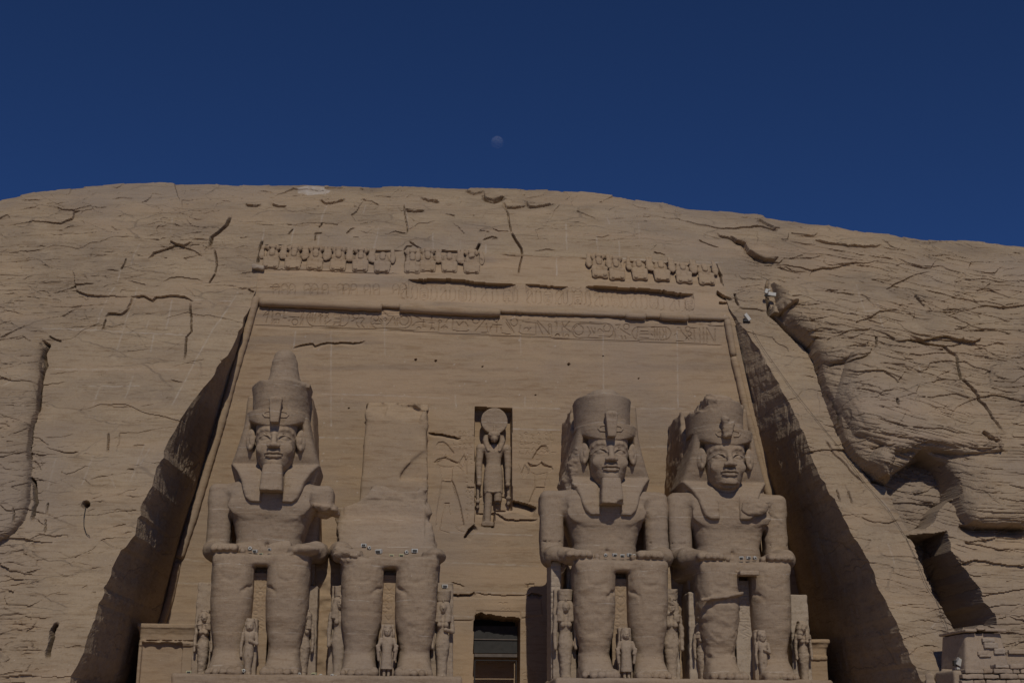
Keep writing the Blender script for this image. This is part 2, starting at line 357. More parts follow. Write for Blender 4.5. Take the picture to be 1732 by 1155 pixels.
S(G_([(360,130),(352,155),(380,165),(430,165)], [(630,120),(660,140),(700,135),(775,118)], [(1125,180),(1180,185),(1240,183)], [(1220,110),(1260,125),(1310,130),(1330,145)], [(1590,90),(1600,115),(1650,125),(1705,105)], [(1480,70),(1530,90),(1590,75)]), .75, 8)
S(G_([(245,80),(300,70),(360,90)], [(190,160),(250,165),(285,160)], [(640,90),(690,85),(730,78),(800,80)], [(860,55),(930,70),(1000,80)], [(1420,130),(1480,145),(1550,150)], [(1360,210),(1420,218)], [(1505,218),(1560,220)], [(780,330),(810,298),(860,297)], [(1030,330),(1070,315),(1140,330)], [(870,120),(930,135),(975,155)], [(1580,365),(1640,345),(1670,355)]), .4, 7)
S(G_([(105,275),(250,272),(340,275),(430,270),(520,280),(600,275),(650,288),(750,290),(900,293),(1000,295),(1080,300),(1140,298)], [(1145,305),(1250,300),(1330,310),(1450,305),(1500,303)], [(820,350),(860,352)], [(1560,310),(1620,318)], [(310,230),(350,235)], [(730,250),(790,260)], [(860,275),(940,255)],[(1380,110),(1450,120)],[(980,180),(1110,190)],[(540,190),(590,165),(650,165)]), .2, 6)
S(G_([(295,395),(400,398),(500,402),(600,408),(700,412),(800,418),(900,420),(1030,425),(1120,430)], [(1250,425),(1330,422),(1420,428),(1500,427)]), .62, 40)
S(H_([(65,60),(80,85),(120,95),(180,70)], [(185,105),(200,135),(250,138),(310,120)], [(315,95),(330,135),(400,128),(480,115)], [(1430,280),(1450,300),(1500,310),(1560,345),(1590,355),(1610,400),(1650,430),(1732,455)]), .8, 9)
S(H_([(530,100),(560,75),(600,65)], [(700,100),(730,108),(760,100)], [(715,310),(760,315),(800,298)], [(1060,400),(1130,420)], [(1320,325),(1380,355),(1450,375)], [(1205,180),(1260,195)], [(1650,210),(1700,225)], [(40,275),(95,283)], [(110,260),(150,280),(220,283)], [(1320,430),(1360,410)]), .4, 7)
S(H_([(0,185),(35,185)], [(20,330),(80,320),(150,320)], [(150,305),(215,302)], [(30,412),(150,415),(270,425),(330,425),(450,433),(560,435),(680,438),(800,440),(870,438)], [(285,390),(370,395),(430,385),(520,388)], [(470,215),(530,215)], [(550,222),(650,225)], [(1370,375),(1420,388)], [(1340,190),(1420,195)], [(1340,290),(1420,315),(1490,330)], [(240,240),(330,250)], [(350,150),(420,155)], [(590,150),(660,150)], [(900,210),(1010,210)],[(820,125),(940,130)]), .22, 6)
S(H_([(880,480),(885,460),(950,455),(1050,462),(1150,470),(1250,480),(1400,490)]), .5, 38)
GROOVES = []
def Gv(lines, dep, w): GROOVES.extend((l, dep, w) for l in lines)
Gv(A([(1125,195),(1105,235),(1060,275),(1035,295),(1025,340)]), .9, 4.5)
Gv(A([(200,795),(235,820),(215,860),(225,920),(205,980),(195,1040),(185,1150)]), 1.0, 5)
Gv(B([(150,0),(135,80),(125,200)], [(125,270),(145,290),(155,380),(135,455)]), 1.0, 5)
Gv(A([(1050,470),(1060,430),(1045,350)], [(930,610),(935,750),(910,780),(900,890)], [(590,452),(615,395)], [(300,800),(240,775)], [(500,740),(515,690)], [(1020,515),(1050,470)], [(1240,560),(1210,545)]), .35, 2.2)
Gv(B([(55,400),(58,470)], [(195,450),(195,510)], [(465,80),(462,165)], [(205,380),(200,430)]), .28, 2.2)
Gv(B([(243,900),(225,930),(217,990),(208,1020),(207,1045)]), 1.6, 6)
Gv(E_([(20,300),(50,350),(60,395)], [(120,440),(140,500)], [(900,935),(905,970)], [(800,640),(800,685)], [(975,450),(1030,500)]), .6, 2.8)
Gv(E_([(940,630),(1000,660),(1060,680),(1130,690),(1180,730),(1190,780),(1205,855),(1260,910),(1330,1000),(1370,1060),(1400,1100)]), .7, 3.5)
Gv(E_([(280,380),(272,420),(275,460),(285,540),(345,590),(400,650),(465,705),(530,780),(545,860),(590,950),(620,1010),(625,1080),(640,1155)]), 1.3, 4.5)
Gv(F_([(455,20),(480,80),(550,180),(600,250),(655,270)]), 1.2, 4)
Gv(F_([(440,285),(455,340)], [(490,290),(510,350)], [(380,60),(460,150),(560,260)]), .25, 2.5)
Gv(G_([(290,370),(278,440),(262,500)]), .6, 4)
Gv(G_([(1120,150),(1125,200),(1140,280),(1140,330)], [(1120,430),(1130,470),(1125,530)], [(1120,430),(1135,405),(1170,400)], [(600,375),(600,330),(640,328)], [(470,300),(440,335)], [(620,290),(640,270)], [(1150,375),(1220,420)]), .3, 2)
Gv(G_([(1565,385),(1545,425),(1510,435)]), .8, 3.5)
Gv(H_([(185,135),(205,180),(215,240),(225,290)], [(290,420),(275,480),(265,530)]), .35, 2.2)
Gv(H_([(225,290),(250,330),(285,385),(290,420)]), .6, 2.8)
Gv(H_([(1420,475),(1440,520),(1455,550)]), .8, 4)
MORTAR = A([(560,540),(520,600),(490,660),(465,740)], [(650,600),(620,680),(600,750),(570,840)], [(840,600),(825,680),(810,740)], [(680,320),(655,370),(640,430)], [(1160,560),(1100,660),(1040,740),(960,880),(890,1020),(840,1110)], [(725,700),(710,750)],
    [(490,1020),(455,1110)], [(650,970),(630,1030),(610,1080)], [(750,770),(735,850)], [(210,740),(480,745),(690,760),(930,770)], [(950,600),(1130,605)], [(270,935),(640,937),(870,940)], [(430,1018),(580,1020),(680,1018)], [(590,450),(575,515)], [(670,540),(655,600)], [(840,200),(830,260)], [(150,960),(20,1010)])
MORTAR += G_([(475,290),(455,395)], [(630,310),(615,400)], [(670,155),(640,230),(630,280)], [(895,160),(880,200)], [(970,300),(945,420)], [(1290,330),(1290,420)], [(1450,370),(1450,415)], [(300,300),(290,370)], [(1125,150),(1145,300)])
MORTAR += H_([(545,240),(550,390)], [(725,310),(735,435)], [(855,340),(860,435)], [(970,230),(975,330)], [(490,440),(490,540)], [(785,200),(800,235)], [(75,360),(75,410)], [(1290,460),(1460,465)], [(870,440),(1000,450),(1150,460)])
MORTAR += B([(620,130),(560,290)], [(480,280),(490,310)], [(640,150),(600,220)], [(240,190),(200,330)], [(400,180),(350,300)])
MORTAR += F_([(670,530),(700,620)], [(900,870),(860,910)], [(640,330),(680,380)], [(700,790),(760,800)]) + E_([(700,400),(740,520)], [(640,540),(800,520)], [(800,490),(830,600)], [(1000,780),(1010,830)])

BULGE = [(1303,478),(1310,500),(1318,530),(1338,560),(1368,588),(1384,640),(1396,680),(1410,720),(1424,750),(1440,775),(1460,795),(1480,812),(1500,816),(1512,800),(1530,790),(1560,776),(1590,790),(1608,822),(1614,850),(1620,872),(1632,888),(1665,894),(1700,893),(1740,896),(1900,900),(2100,900),(2100,470),(1732,520),(1640,500),(1560,480),(1500,478),(1420,470),(1350,466)]
LBULGE = [(-300,560),(0,568),(40,572),(68,578),(75,590),(70,620),(72,650),(66,690),(58,720),(54,760),(52,800),(50,850),(40,880),(20,905),(0,915),(-300,930)]
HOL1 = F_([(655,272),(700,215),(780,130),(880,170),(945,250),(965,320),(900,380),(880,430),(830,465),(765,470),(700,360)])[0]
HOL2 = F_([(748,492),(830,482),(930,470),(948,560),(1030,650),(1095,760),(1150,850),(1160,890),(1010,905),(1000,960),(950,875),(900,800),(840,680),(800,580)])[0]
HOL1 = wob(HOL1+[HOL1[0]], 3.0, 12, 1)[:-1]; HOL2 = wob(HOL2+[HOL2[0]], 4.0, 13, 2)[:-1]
BLOCK = E_([(500,665),(480,700),(475,740),(520,780),(560,785),(640,765),(760,728),(785,690),(760,640),(720,612),(640,632)])[0]
BOULD = F_([(560,170),(600,110),(660,90),(715,95),(725,130),(690,215),(655,265),(610,245)])[0]
BOULD2 = E_([(290,545),(300,500),(360,460),(400,465),(420,480),(390,500),(330,550)])[0]
BOULD3 = E_([(345,585),(350,550),(420,520),(460,540),(500,600),(505,650),(465,700),(420,660)])[0]
LAYER = H_([(1500,300),(1560,318),(1600,330),(1650,380),(1732,400),(1790,430),(1760,460),(1700,455),(1650,432),(1612,400),(1590,357),(1540,340)])[0]

MASS = [(1432,602),(1530,566),(1600,585),(1625,615),(1632,650),(1650,680),(1680,705),(1700,735),(1690,765),(1620,772),(1560,764),(1500,756),(1440,738),(1408,680)]
def f_hollow(D, px, py, pts, a, b):
    """undercut scar: deepest at its foot and towards its left side"""
    ix = sub(px, py, pts, 2); x = px[ix]; y = py[ix]
    if x.size == 0: return
    P = np.array(pts); m = inpoly(x, y, pts); tx = (x-P[:, 0].min())/np.ptp(P[:, 0]); ty = (y-P[:, 1].min())/np.ptp(P[:, 1])
    d, _, _ = pdist(x, y, list(pts)+[pts[0]])
    D[ix] += np.where(m, (a*ty+b+.35*fbm2(x/30, y/22, 4))*np.clip(d/2.5, 0, 1), 0)
def big(px, py):
    D = np.zeros(px.shape)
    f_poly(D, px, py, BULGE, -2.6, 110, 2.2); f_poly(D, px, py, LBULGE, -1.2, 45, 2.0)
    f_poly(D, px, py, MASS, -.9, 26, 2.2); f_poly(D, px, py, BLOCK, -.55, 9); f_poly(D, px, py, BOULD, -.8, 14); f_poly(D, px, py, BOULD2, -.7, 7); f_poly(D, px, py, BOULD3, -.5, 10); f_poly(D, px, py, LAYER, -.45, 7)
    return D
def hollows(px, py):
    D = np.zeros(px.shape); f_hollow(D, px, py, HOL1, 1.6, 1.0); f_hollow(D, px, py, HOL2, 4.2, 3.4); return D
def small(px, py, rough):
    """rough 0..1 scales the natural relief (1 in wild rock, ~0.3 on dressed rock)"""
    D = np.zeros(px.shape)
    wx = px+14*fbm2(px/60, py/40, 3); wy = py+8*fbm2(px/50+9, py/30+3, 3)
    b, iv, tl = worley(wx/52, wy/15); D += rough*((iv-.5)*.14+.30*tl)*sst(-.25, .2, vn2(px/110+2, py/70))
    b2, iv2, tl2 = worley(wx/150+5, wy/38+5); D += rough*((iv2-.5)*.22+.55*tl2)
    b3, iv3, tl3 = worley(wx/17+9, wy/6+3); D += rough*((iv3-.5)*.06+.13*tl3)*sst(-.1, .3, vn2(px/70+7, py/40))
    tilt = .05*np.clip((px-1250)/400, -.2, 1)*px-.05*np.clip((400-px)/400, 0, 1)*px
    for per, am, sd in ((23, .17, 1.0), (11, .11, 5.0), (5.5, .085, 9.0)):          # beds: each overhangs the one below, fading in and out
        g = (py-tilt)/per+1.6*fbm2(px/150+sd, py/60+sd, 4, .55); fr = g-np.floor(g)
        mk = sst(-.10, .28, fbm2(px/80+3*sd, np.floor(g)*.83+sd, 3))
        D += rough*am*mk*(1-fr)**1.4*sst(0, .04, fr)*(.6+.6*sst(1250, 1420, px))
    D += rough*.15*fbm2(px/90, py/50, 5, .5)+.035*fbm2(px/11, py/8, 4, .6)*(.4+.6*rough)+.05*fbm2(px/34, (py-tilt)/3.6, 3, .6)*(.25+.75*rough)
    for x, y, rx, ry in ((145,853,7.5,7),): D += 1.2*np.clip(1.5*(1-np.hypot((px-x)/rx, (py-y)/ry)), 0, 1)
    for l, d, r in STEPS: f_step(D, px, py, wob(l, 1.2, 9), d*(.5 if d > .6 else .42 if d > .3 else .42), r, edge=1.0 if d > .45 else 0, brk=d < .45)
    for l, d, w in GROOVES: f_groove(D, px, py, wob(l, 1.5, 10), d*.9, w*.7)
    R = np.random.RandomState(21)
    for k in range(420):
        x = R.uniform(-60, 1800); y = R.uniform(312, 1150)
        if 300 < x < 1500 and y > 470 and not (x < 420-(y-500)*.42 or x > 1260+(y-500)*.47): continue
        if 430 < x < 1230 and y > 395: continue
        ln = R.uniform(4, 10)**2*(1.3 if y < 480 else 1); sl = R.uniform(-.05, .05)+(-.12 if x < 300 else .14 if x > 1200 else 0)
        pts = wob([(x, y), (x+ln*.5, y+ln*.5*sl+R.uniform(-3, 3)), (x+ln, y+ln*sl)], 1.0, 5, k)
        f_step(D, px, py, pts, R.uniform(.03, .10)*(1.25 if x > 1380 or y < 400 else .85), R.uniform(4, 11), brk=True)
    for k in range(0):
        x = R.choice([R.uniform(-40, 300), R.uniform(1350, 1760)]); y = R.uniform(340, 1150); ln = R.uniform(8, 26)
        if 140 < x < 1600 and y > 700: continue
        f_groove(D, px, py, wob([(x, y), (x+R.uniform(-4, 4), y+ln)], 1.2, 5, k), R.uniform(.12, .3), 1.8)
    return D
def dressed(px, py):
    """1 where the rock was left rough, lower on the smoothed faces near the temple"""
    m = np.ones(px.shape)*.8
    for pts, v in (([(80,590),(250,470),(420,400),(450,500),(300,740),(150,1160),(60,1160),(70,900)], .32), ([(1236,520),(1300,515),(1360,585),(1420,760),(1500,830),(1560,960),(1640,1160),(1560,1160),(1440,900),(1340,690)], .33),
                   ([(430,400),(830,395),(1240,430),(1240,545),(430,515)], .10), ([(380,380),(830,340),(1240,390),(1240,430),(830,395),(430,400)], .40)):
        d, _, _ = pdist(px, py, list(pts)+[pts[0]]); s = np.where(inpoly(px, py, pts), d, -d)
        m = m+(v-m)*sst(-12, 12, s)
    return m
def lines_attr(px, py, lines, w, amp=1.0):
    a = np.zeros(px.shape)
    for l in lines:
        ix = sub(px, py, l, w+3); x = px[ix]; y = py[ix]
        if x.size == 0: continue
        d, _, t = pdist(x, y, wob(l, .6, 8)); a[ix] = np.maximum(a[ix], amp*np.clip(1.4*(1-d/w), 0, 1)*(.55+.45*vn2(x/6, y/6)))
    return np.clip(a, 0, 1)

def displaced(X, Yb, Z, nrm=(0, -1, 0)):
    px, py = proj(X, Yb, Z); d = big(px, py)
    Y2 = Yb+d; px, py = proj(X, Y2, Z); d = big(px, py)
    px, py = proj(X, Yb+d, Z)
    return d, px, py

def build_cliff():
    zr = np.concatenate([np.linspace(-1, 4.0, 12)[:-1], np.arange(4.0, 41.6, 0.052)]); nz = len(zr)
    # each row is stretched at the top so that it follows the crest
    xl = np.concatenate([np.linspace(-75, -34, 30)[:-1], np.linspace(-34, -1, 1)[:0]])
    nL, nC, nR = 640, 520, 520
    sL = np.concatenate([np.linspace(0, .45, 30)[:-1], np.linspace(.45, 1, nL-29)]); sC = np.linspace(0, 1, nC); sR = np.concatenate([np.linspace(0, .52, nR-30)[:-1], np.linspace(.52, 1, 31)])
    out = []
    zz = zr[:, None]
    xL = _xe(EFL, np.minimum(zr, ZTOP))[:, None]; xR = _xe(EFR, np.minimum(zr, ZTOP))[:, None]
    XL = -75+(xL+75)*sL; XR = xR+(75-xR)*sR; XC = xL+(xR-xL)*sC
    V = []; Q = []; att = {'mortar': [], 'stain': [], 'warm': []}; off = 0
    def add(P, keep=None, a=None):
        nonlocal off
        nr, nc = P.shape[:2]; V.append(P.reshape(-1, 3)); Q.append(gridq(nr, nc, keep)+off); off += nr*nc
        for k in att: att[k].append((a[k] if a and k in a else np.zeros((nr, nc))).ravel())
    for X, zmin in ((XL, -9), (XC, 34.2), (XR, -9)):
        sel = zr > zmin; Xs = X[sel]; zs = np.broadcast_to(zr[sel][:, None], Xs.shape)
        top = crest(Xs); f = np.clip((zs-30)/(41.5-30), 0, 1); Z = np.where(zs > 30, 30+(top-30)*f, zs)
        Yb = Ybase(zs)
        px, py = proj(Xs, Yb, Z); hol = hollows(px, py); px0, py0 = px, py; d = big(px, py); px, py = proj(Xs, Yb+d, Z); d = big(px, py); px, py = proj(Xs, Yb+d, Z)
        r = dressed(px, py); fin = small(px, py, r)
        fade = sst(0, .6, np.abs(Xs-np.where(X is XR, xR[sel], xL[sel]))) if X is not XC else 1.0
        chip = 1.0
        dd = d+fin+hol
        lean = np.where(zs > 36, (zs-36)/6.0, 0)*.45
        P = np.stack([Xs, Yb+dd, Z-dd*lean], -1)
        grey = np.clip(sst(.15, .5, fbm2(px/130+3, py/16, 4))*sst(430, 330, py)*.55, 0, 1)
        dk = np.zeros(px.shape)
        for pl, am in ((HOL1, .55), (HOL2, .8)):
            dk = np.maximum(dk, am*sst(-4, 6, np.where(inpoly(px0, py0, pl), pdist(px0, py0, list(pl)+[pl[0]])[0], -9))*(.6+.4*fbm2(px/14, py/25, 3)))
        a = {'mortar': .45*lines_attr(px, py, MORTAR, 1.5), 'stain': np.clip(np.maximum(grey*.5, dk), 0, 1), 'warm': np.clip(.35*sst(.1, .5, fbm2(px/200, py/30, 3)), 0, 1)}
        # pale patch at the crest
        pp = G_([(495,60),(560,48),(640,50),(690,75),(660,90),(560,95),(500,85)])[0]
        a['mortar'] = np.maximum(a['mortar'], np.where(inpoly(px, py, pp), .7+.3*vn2(px/5, py/4), 0))
        # over the crest and back onto the plateau
        last = P[-1]; back = []
        for k in range(1, 15):
            t = k/14; dy = 45*t**1.6; nz_ = .25*fbm2(last[:, 0]/3.0, (last[:, 1]+dy)/3.0, 3)
            back.append(np.stack([last[:, 0], last[:, 1]+dy, last[:, 2]+.10*dy*np.exp(-dy/6)+nz_*min(1, k/3)*.4], -1))
        P = np.concatenate([P, np.array(back)], 0)
        a = {k: np.concatenate([v, np.repeat(v[-1:], 14, 0)], 0) for k, v in a.items()}
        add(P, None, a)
        if X is XL: EdgeL = P[:nz, -1]
        if X is XR: EdgeR = P[:nz, 0]
    # side walls of the recess
    for E, eb, sgn, zt in ((EdgeL, EBL, 1, ZTOP), (EdgeR, EBR, -1, ZTOPR)):
        sel = (zr <= zt+.05); n = 90; Ff = E[sel]; z = zr[sel]
        Bk = np.stack([_xe(eb, z)-sgn*.05, Yfac(z)+.5, z], -1)
        s = np.linspace(0, 1, n)[None, :, None]; P = Ff[:, None]*(1-s)+Bk[:, None]*s
        w = (np.minimum(s, .06)/.06)[..., 0]*np.minimum(1, (zt-z)/3+.05)[:, None]
        yy = P[..., 1]; z2 = P[..., 2]
        rel = .16*fbm2(yy*.5+3, z2*.33, 5, .6)+.10*fbm2(yy*2.6, z2*.35+9, 4, .6)*sst(24, 12, z2)+.06*fbm2(yy*3, z2*3, 3)+.10*fbm2(yy*4.5+3, z2*.8, 3)*sst(.0, .3, fbm2(yy*.4, z2*.25+5, 2))
        bl = sst(.05, .25, fbm2(yy*.22+7*sgn, z2*.16+2, 3))*.25
        P[..., 0] += sgn*(rel*.55+bl*.3)*w
        P[..., 1] += .25*w*fbm2(yy*.8, z2*.8, 3)*(s[..., 0] < .5)
        stain = np.clip(.05+.3*fbm2(yy*.3, z2*.12, 4), 0, .4)
        if sgn < 0: P = P[:, ::-1]; stain = stain[:, ::-1]
        if sgn < 0: P = P[:, ::-1][:, ::-1]
        add(P, None, {'stain': stain})
    V = np.concatenate(V); Q = np.concatenate(Q)
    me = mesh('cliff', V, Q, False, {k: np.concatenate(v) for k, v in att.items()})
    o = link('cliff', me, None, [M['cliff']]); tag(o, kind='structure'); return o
build_cliff()
# ------------------------------------------------------------------ temple front: engraved, with niche, doorway and mouldings
def arc(cx, cy, rx, ry=None, a0=0, a1=360, n=14):
    ry = ry or rx
    return [(cx+rx*math.cos(math.radians(a0+(a1-a0)*k/n)), cy+ry*math.sin(math.radians(a0+(a1-a0)*k/n))) for k in range(n+1)]
def cart(x0, y0, x1, y1):
    r = (y1-y0)/2; return arc(x0+r, (y0+y1)/2, r, r, 90, 270, 8)+arc(x1-r, (y0+y1)/2, r, r, -90, 90, 8)+[(x0+r, y1)]
def vcart(cx, y0, y1, r):
    return arc(cx, y0+r, r, r, 180, 360, 8)+arc(cx, y1-r, r, r, 0, 180, 8)+[(cx-r, y0+r)]
K1 = cr(430, 505, 6.415, [(165,110),(100,190)], [(165,110),(155,170),(125,265)], [(125,180),(155,170)], [(205,112),(265,120)], [(200,115),(190,275)], arc(258,185,24,22,180,360,8), [(210,230),(270,232)], [(215,235),(213,270)], [(235,235),(233,270)], [(265,235),(263,270)],
  [(330,120),(315,215),(345,215)], [(330,120),(358,126)], [(375,140),(490,145)], [(380,200),(470,210),(485,205)], arc(440,258,32), [(370,240),(385,240)], [(520,130),(500,280)], [(540,132),(520,283)], cart(570,138,1030,305), [(610,160),(600,250)], [(635,160),(625,250)], [(668,160),(655,255)],
  [(700,160),(740,195)], [(740,160),(700,195)], [(720,200),(715,270)], arc(790,175,18), [(770,285),(770,212),(795,202),(802,216)], [(790,265),(830,240)], [(870,178),(940,180)], [(880,222),(930,225)], [(865,260),(935,262)], [(940,180),(935,262)], [(968,170),(955,250)], [(860,285),(875,280)], [(920,285),(935,285)],
  arc(1103,185,36), [(1055,250),(1110,225),(1170,210),(1195,225),(1165,258)], [(1110,262),(1112,290),(1140,315)], [(1160,262),(1162,290),(1190,315)], [(1180,168),(1210,160),(1232,185)], cart(1262,165,1706,326), arc(1320,212,30), [(1280,285),(1300,272),(1380,282)], [(1290,250),(1350,240),(1385,262)], [(1370,225),(1388,250)], arc(1420,228,15), [(1435,290),(1470,255),(1505,200)], [(1520,212),(1525,290)], [(1550,290),(1550,218),(1565,212)], arc(1625,240,50,50))
K2 = cr(680, 470, 6.186, [(120,390),(195,435)], [(110,500),(145,470),(190,462),(240,465)], [(225,440),(220,515),(245,515)], arc(175,535,20,18,180,360,6), [(310,540),(312,395),(345,395)], [(280,475),(335,475)], arc(318,545,20,18,180,360,6), arc(396,460,14), [(385,480),(382,555)], [(410,525),(450,495)], [(460,470),(475,440),(515,405)], arc(455,530,20,18,180,360,6),
  [(530,425),(600,432),(680,430),(690,448)], [(535,550),(600,562),(680,562),(695,548)], [(532,430),(522,548)], [(570,460),(595,505),(640,460)], [(660,465),(690,510)], arc(772,450,34), [(740,440),(715,430)], [(765,558),(830,490),(880,422),(912,420)], [(880,480),(895,565)], [(830,575),(900,572)], arc(985,440,25), [(948,490),(1042,496)], [(990,468),(990,575)], [(925,570),(925,525),(940,510)], [(1035,520),(1040,570)],
  [(1052,430),(1082,430),(1120,490),(1172,578)], [(1085,470),(1150,560)], arc(1172,468,38), [(1040,580),(1130,592)], [(1260,460),(1330,470),(1400,475),(1403,600)], [(1225,572),(1260,595),(1392,600)], [(1240,500),(1225,572)], arc(1300,545,24,20,180,360,7), [(1320,560),(1345,525)], [(1418,455),(1490,530),(1542,592)], [(1410,470),(1470,592)], arc(1545,500,15), [(1562,515),(1568,612)], [(1535,520),(1530,600)], [(1598,465),(1622,470),(1616,540)], arc(1628,605,18,18,180,360,6))
K3 = cr(940, 470, 5.773, [(62,435),(76,482)], [(132,430),(85,485),(142,526)], [(60,490),(72,575)], arc(15,570,18,18,180,360,6), arc(110,573,18,18,180,360,6), arc(225,512,46), cart(160,450,565,588), [(310,480),(342,545),(320,572)], [(345,490),(375,550)], [(385,488),(378,545)], arc(500,495,34), [(412,515),(430,498),(450,515),(470,532)], [(420,572),(520,576)], [(585,462),(628,460),(610,490)], [(580,500),(580,600)], arc(690,480,28), [(630,500),(690,540),(728,562)], [(640,570),(650,602)], [(675,570),(685,602)],
  cart(745,482,1125,606), [(802,480),(790,590)], [(830,490),(900,495)], [(830,522),(900,527)], [(820,552),(905,554)], [(820,585),(905,590)], [(930,550),(946,566)], [(965,500),(965,595)], [(990,495),(990,598)], [(1015,500),(1015,600)], [(1040,498),(1062,540),(1040,595)], [(1075,500),(1075,600)], arc(950,495,16,14,180,360,5), [(1185,490),(1215,490),(1228,530),(1300,606)], [(1160,560),(1180,548),(1185,620)], [(1180,618),(1250,624)], arc(1290,503,24), arc(1305,550,20), [(1270,600),(1300,575),(1330,600)], [(1320,490),(1382,496)], [(1350,500),(1357,622)], [(1402,495),(1412,630)], [(1440,490),(1446,630)], [(1475,490),(1480,630)], [(1482,500),(1546,622)], [(1555,500),(1556,632)])
def frieze():
    R = np.random.RandomState(4); o = []
    for x0, y0, s, xs, sl, ya, yb in ((680, 470, 6.186, [20,135,230,335,430,530,635,745,860,975,1100,1180,1335,1430,1530,1645], .038, 72, 222), (940, 470, 5.773, [45,140,215,320,410,490,590,680,760,870,965,1035,1145,1240,1310], .052, 112, 255)):
        for i, x in enumerate(xs):
            d = sl*x; k = i % 4
            if k == 2: o += cr(x0, y0, s, vcart(x, ya+d, yb+d, 40), [(x-22,ya+d+45),(x+24,ya+d+45)], [(x-20,ya+d+75),(x+22,ya+d+68)], arc(x,ya+d+105,16,12), [(x-26,ya+d+128),(x+26,ya+d+130)], arc(x, ya+d-28, 32, 20, 0, 180, 8))
            else:
                f = 1 if k % 2 else -1
                o += cr(x0, y0, s, arc(x, ya+d+30, 28, 30, 180, 360, 8)+[(x+28*f,ya+d+110),(x+20*f,ya+d+140),(x-6*f,ya+d+148)], [(x-28*f,ya+d+32),(x-26*f,ya+d+120),(x-40*f,ya+d+138)], arc(x, ya+d-26, 26, 17, 0, 180, 8))
    for x in (262, 320, 370, 470, 520, 590, 690, 730, 780, 870, 930, 1060, 1110):   # worn signs, left part
        o += cr(400, 380, 3.936, arc(x, 420, 20, 24, 180, 360, 6)+[(x+20,465)], [(x-20,425),(x-16,460)], [(x-12,440),(x+10,432)])
    return o
LW = lambda *l: cr(720, 660, 4.442, *l)
KING = LW([(80,410),(95,390),(130,385),(155,400),(190,440),(215,475)], [(80,412),(88,425),(100,430),(120,455),(150,485)], [(70,540),(90,520),(150,505)], [(150,482),(152,505)], [(190,525),(240,545),(270,515),(290,480)], [(250,545),(280,580),(302,520)], [(240,570),(310,628),(308,520)], [(72,545),(120,570),(170,578),(215,570),(242,545)], [(105,575),(120,640),(125,672),(110,740),(95,840),(80,930),(80,1010)],
  [(200,600),(195,680),(215,720),(240,800),(262,880),(285,1010)], [(80,1010),(105,1050),(120,960),(145,870),(147,847),(175,847),(190,940),(215,1000),(245,1050),(290,1065)], [(105,1050),(180,1072)],
  [(810,510),(840,450),(870,418),(905,420),(928,460)], [(870,435),(905,445),(918,470)], [(808,512),(840,520),(862,530)], [(770,545),(790,570),(830,565)], [(870,540),(885,565),(945,575),(957,595),(925,615),(830,635),(785,605),(745,560)], [(745,560),(720,620),(700,560)], [(720,620),(735,657),(775,620)], [(820,640),(826,720),(800,780),(775,845)], [(915,620),(895,690),(897,720)])
KING_HARD = LW([(70,540),(90,520),(150,505)], [(190,525),(240,545)], [(770,545),(790,570),(830,565)], [(870,540),(885,565),(945,575)], [(147,847),(175,847)], [(195,680),(215,720),(240,800),(262,880),(285,1010)], [(805,510),(840,450),(870,418),(905,420)])
KPOLY = LW([(82,410),(95,390),(130,385),(155,400),(190,440),(215,475),(185,500),(150,485),(120,455),(100,430)], [(70,540),(150,505),(190,520),(242,545),(215,570),(200,600),(195,680),(125,672),(120,640),(105,575)],
  [(125,676),(195,684),(262,880),(285,1010),(240,1050),(215,1000),(190,940),(175,852),(147,852),(120,960),(105,1050),(82,1010),(80,930),(95,840)], [(246,548),(310,628),(305,520),(290,480),(270,515)], [(808,512),(840,450),(870,418),(905,420),(925,460),(900,480),(862,530)],
  [(770,545),(830,565),(870,540),(945,575),(957,595),(915,620),(895,690),(897,720),(826,720),(820,640),(785,605)], [(826,724),(897,724),(850,845),(775,845),(800,780)], [(745,560),(780,606),(735,657),(720,620)])
def texts():
    R = np.random.RandomState(11); o = []
    for x0, x1, y0, y1, w, h in ((205,350,300,450,34,30), (690,945,310,480,48,36), (298,330,640,960,30,34), (300,350,470,560,30,30)):
        y = y0
        while y < y1:
            x = x0
            while x < x1:
                k = R.randint(8); a = w*R.uniform(.2, .36); b = h*R.uniform(.2, .36); cx, cy = x+w*R.uniform(.35, .65), y+h*R.uniform(.35, .65)
                o.append([arc(cx,cy,a,b,180,360,6), arc(cx,cy,a*.8,b*.8,0,360,9), [(cx-a,cy),(cx+a,cy+2)], [(cx,cy-b),(cx,cy+b)], [(cx-a,cy+b),(cx,cy-b),(cx+a,cy+b)], [(cx-a,cy-b),(cx-a,cy+b),(cx+a,cy+b*.6)], [(cx,cy-b),(cx+a,cy)], [(cx-a,cy),(cx,cy+b),(cx+a*.5,cy+b)]][k]); x += w*R.uniform(.85, 1.2)
            y += h
    D_ = []
    for x, y in ((690,360),(740,360),(715,420),(765,420)): D_.append(arc(x,y,16,12,180,360,6))
    for l in ([(925,640),(945,700)],[(950,690),(1010,700)],[(965,960),(990,1000)],[(980,1010),(1035,1035)],[(1000,600),(1040,590)],[(945,570),(975,640)]): D_.append(l)
    for x in (936, 1030): D_ += [arc(x,1062,18,12,180,360,6), arc(x-20+20,1130,15,10,180,360,6)]
    return LW(*o)+cr(730, 960, 5.923, *D_)
NICHE = [(803,687.5),(866,690.5),(866.5,862),(838,861),(836,892),(803,888)]
D5 = lambda *l: cr(730, 960, 5.923, *l)
DOOR = D5([(420,1400),(424,540),(432,515),(440,470),(470,455),(500,445),(540,468),(590,462),(640,478),(690,482),(740,494),(790,488),(830,492),(884,503),(886,700),(884,1400)])[0]
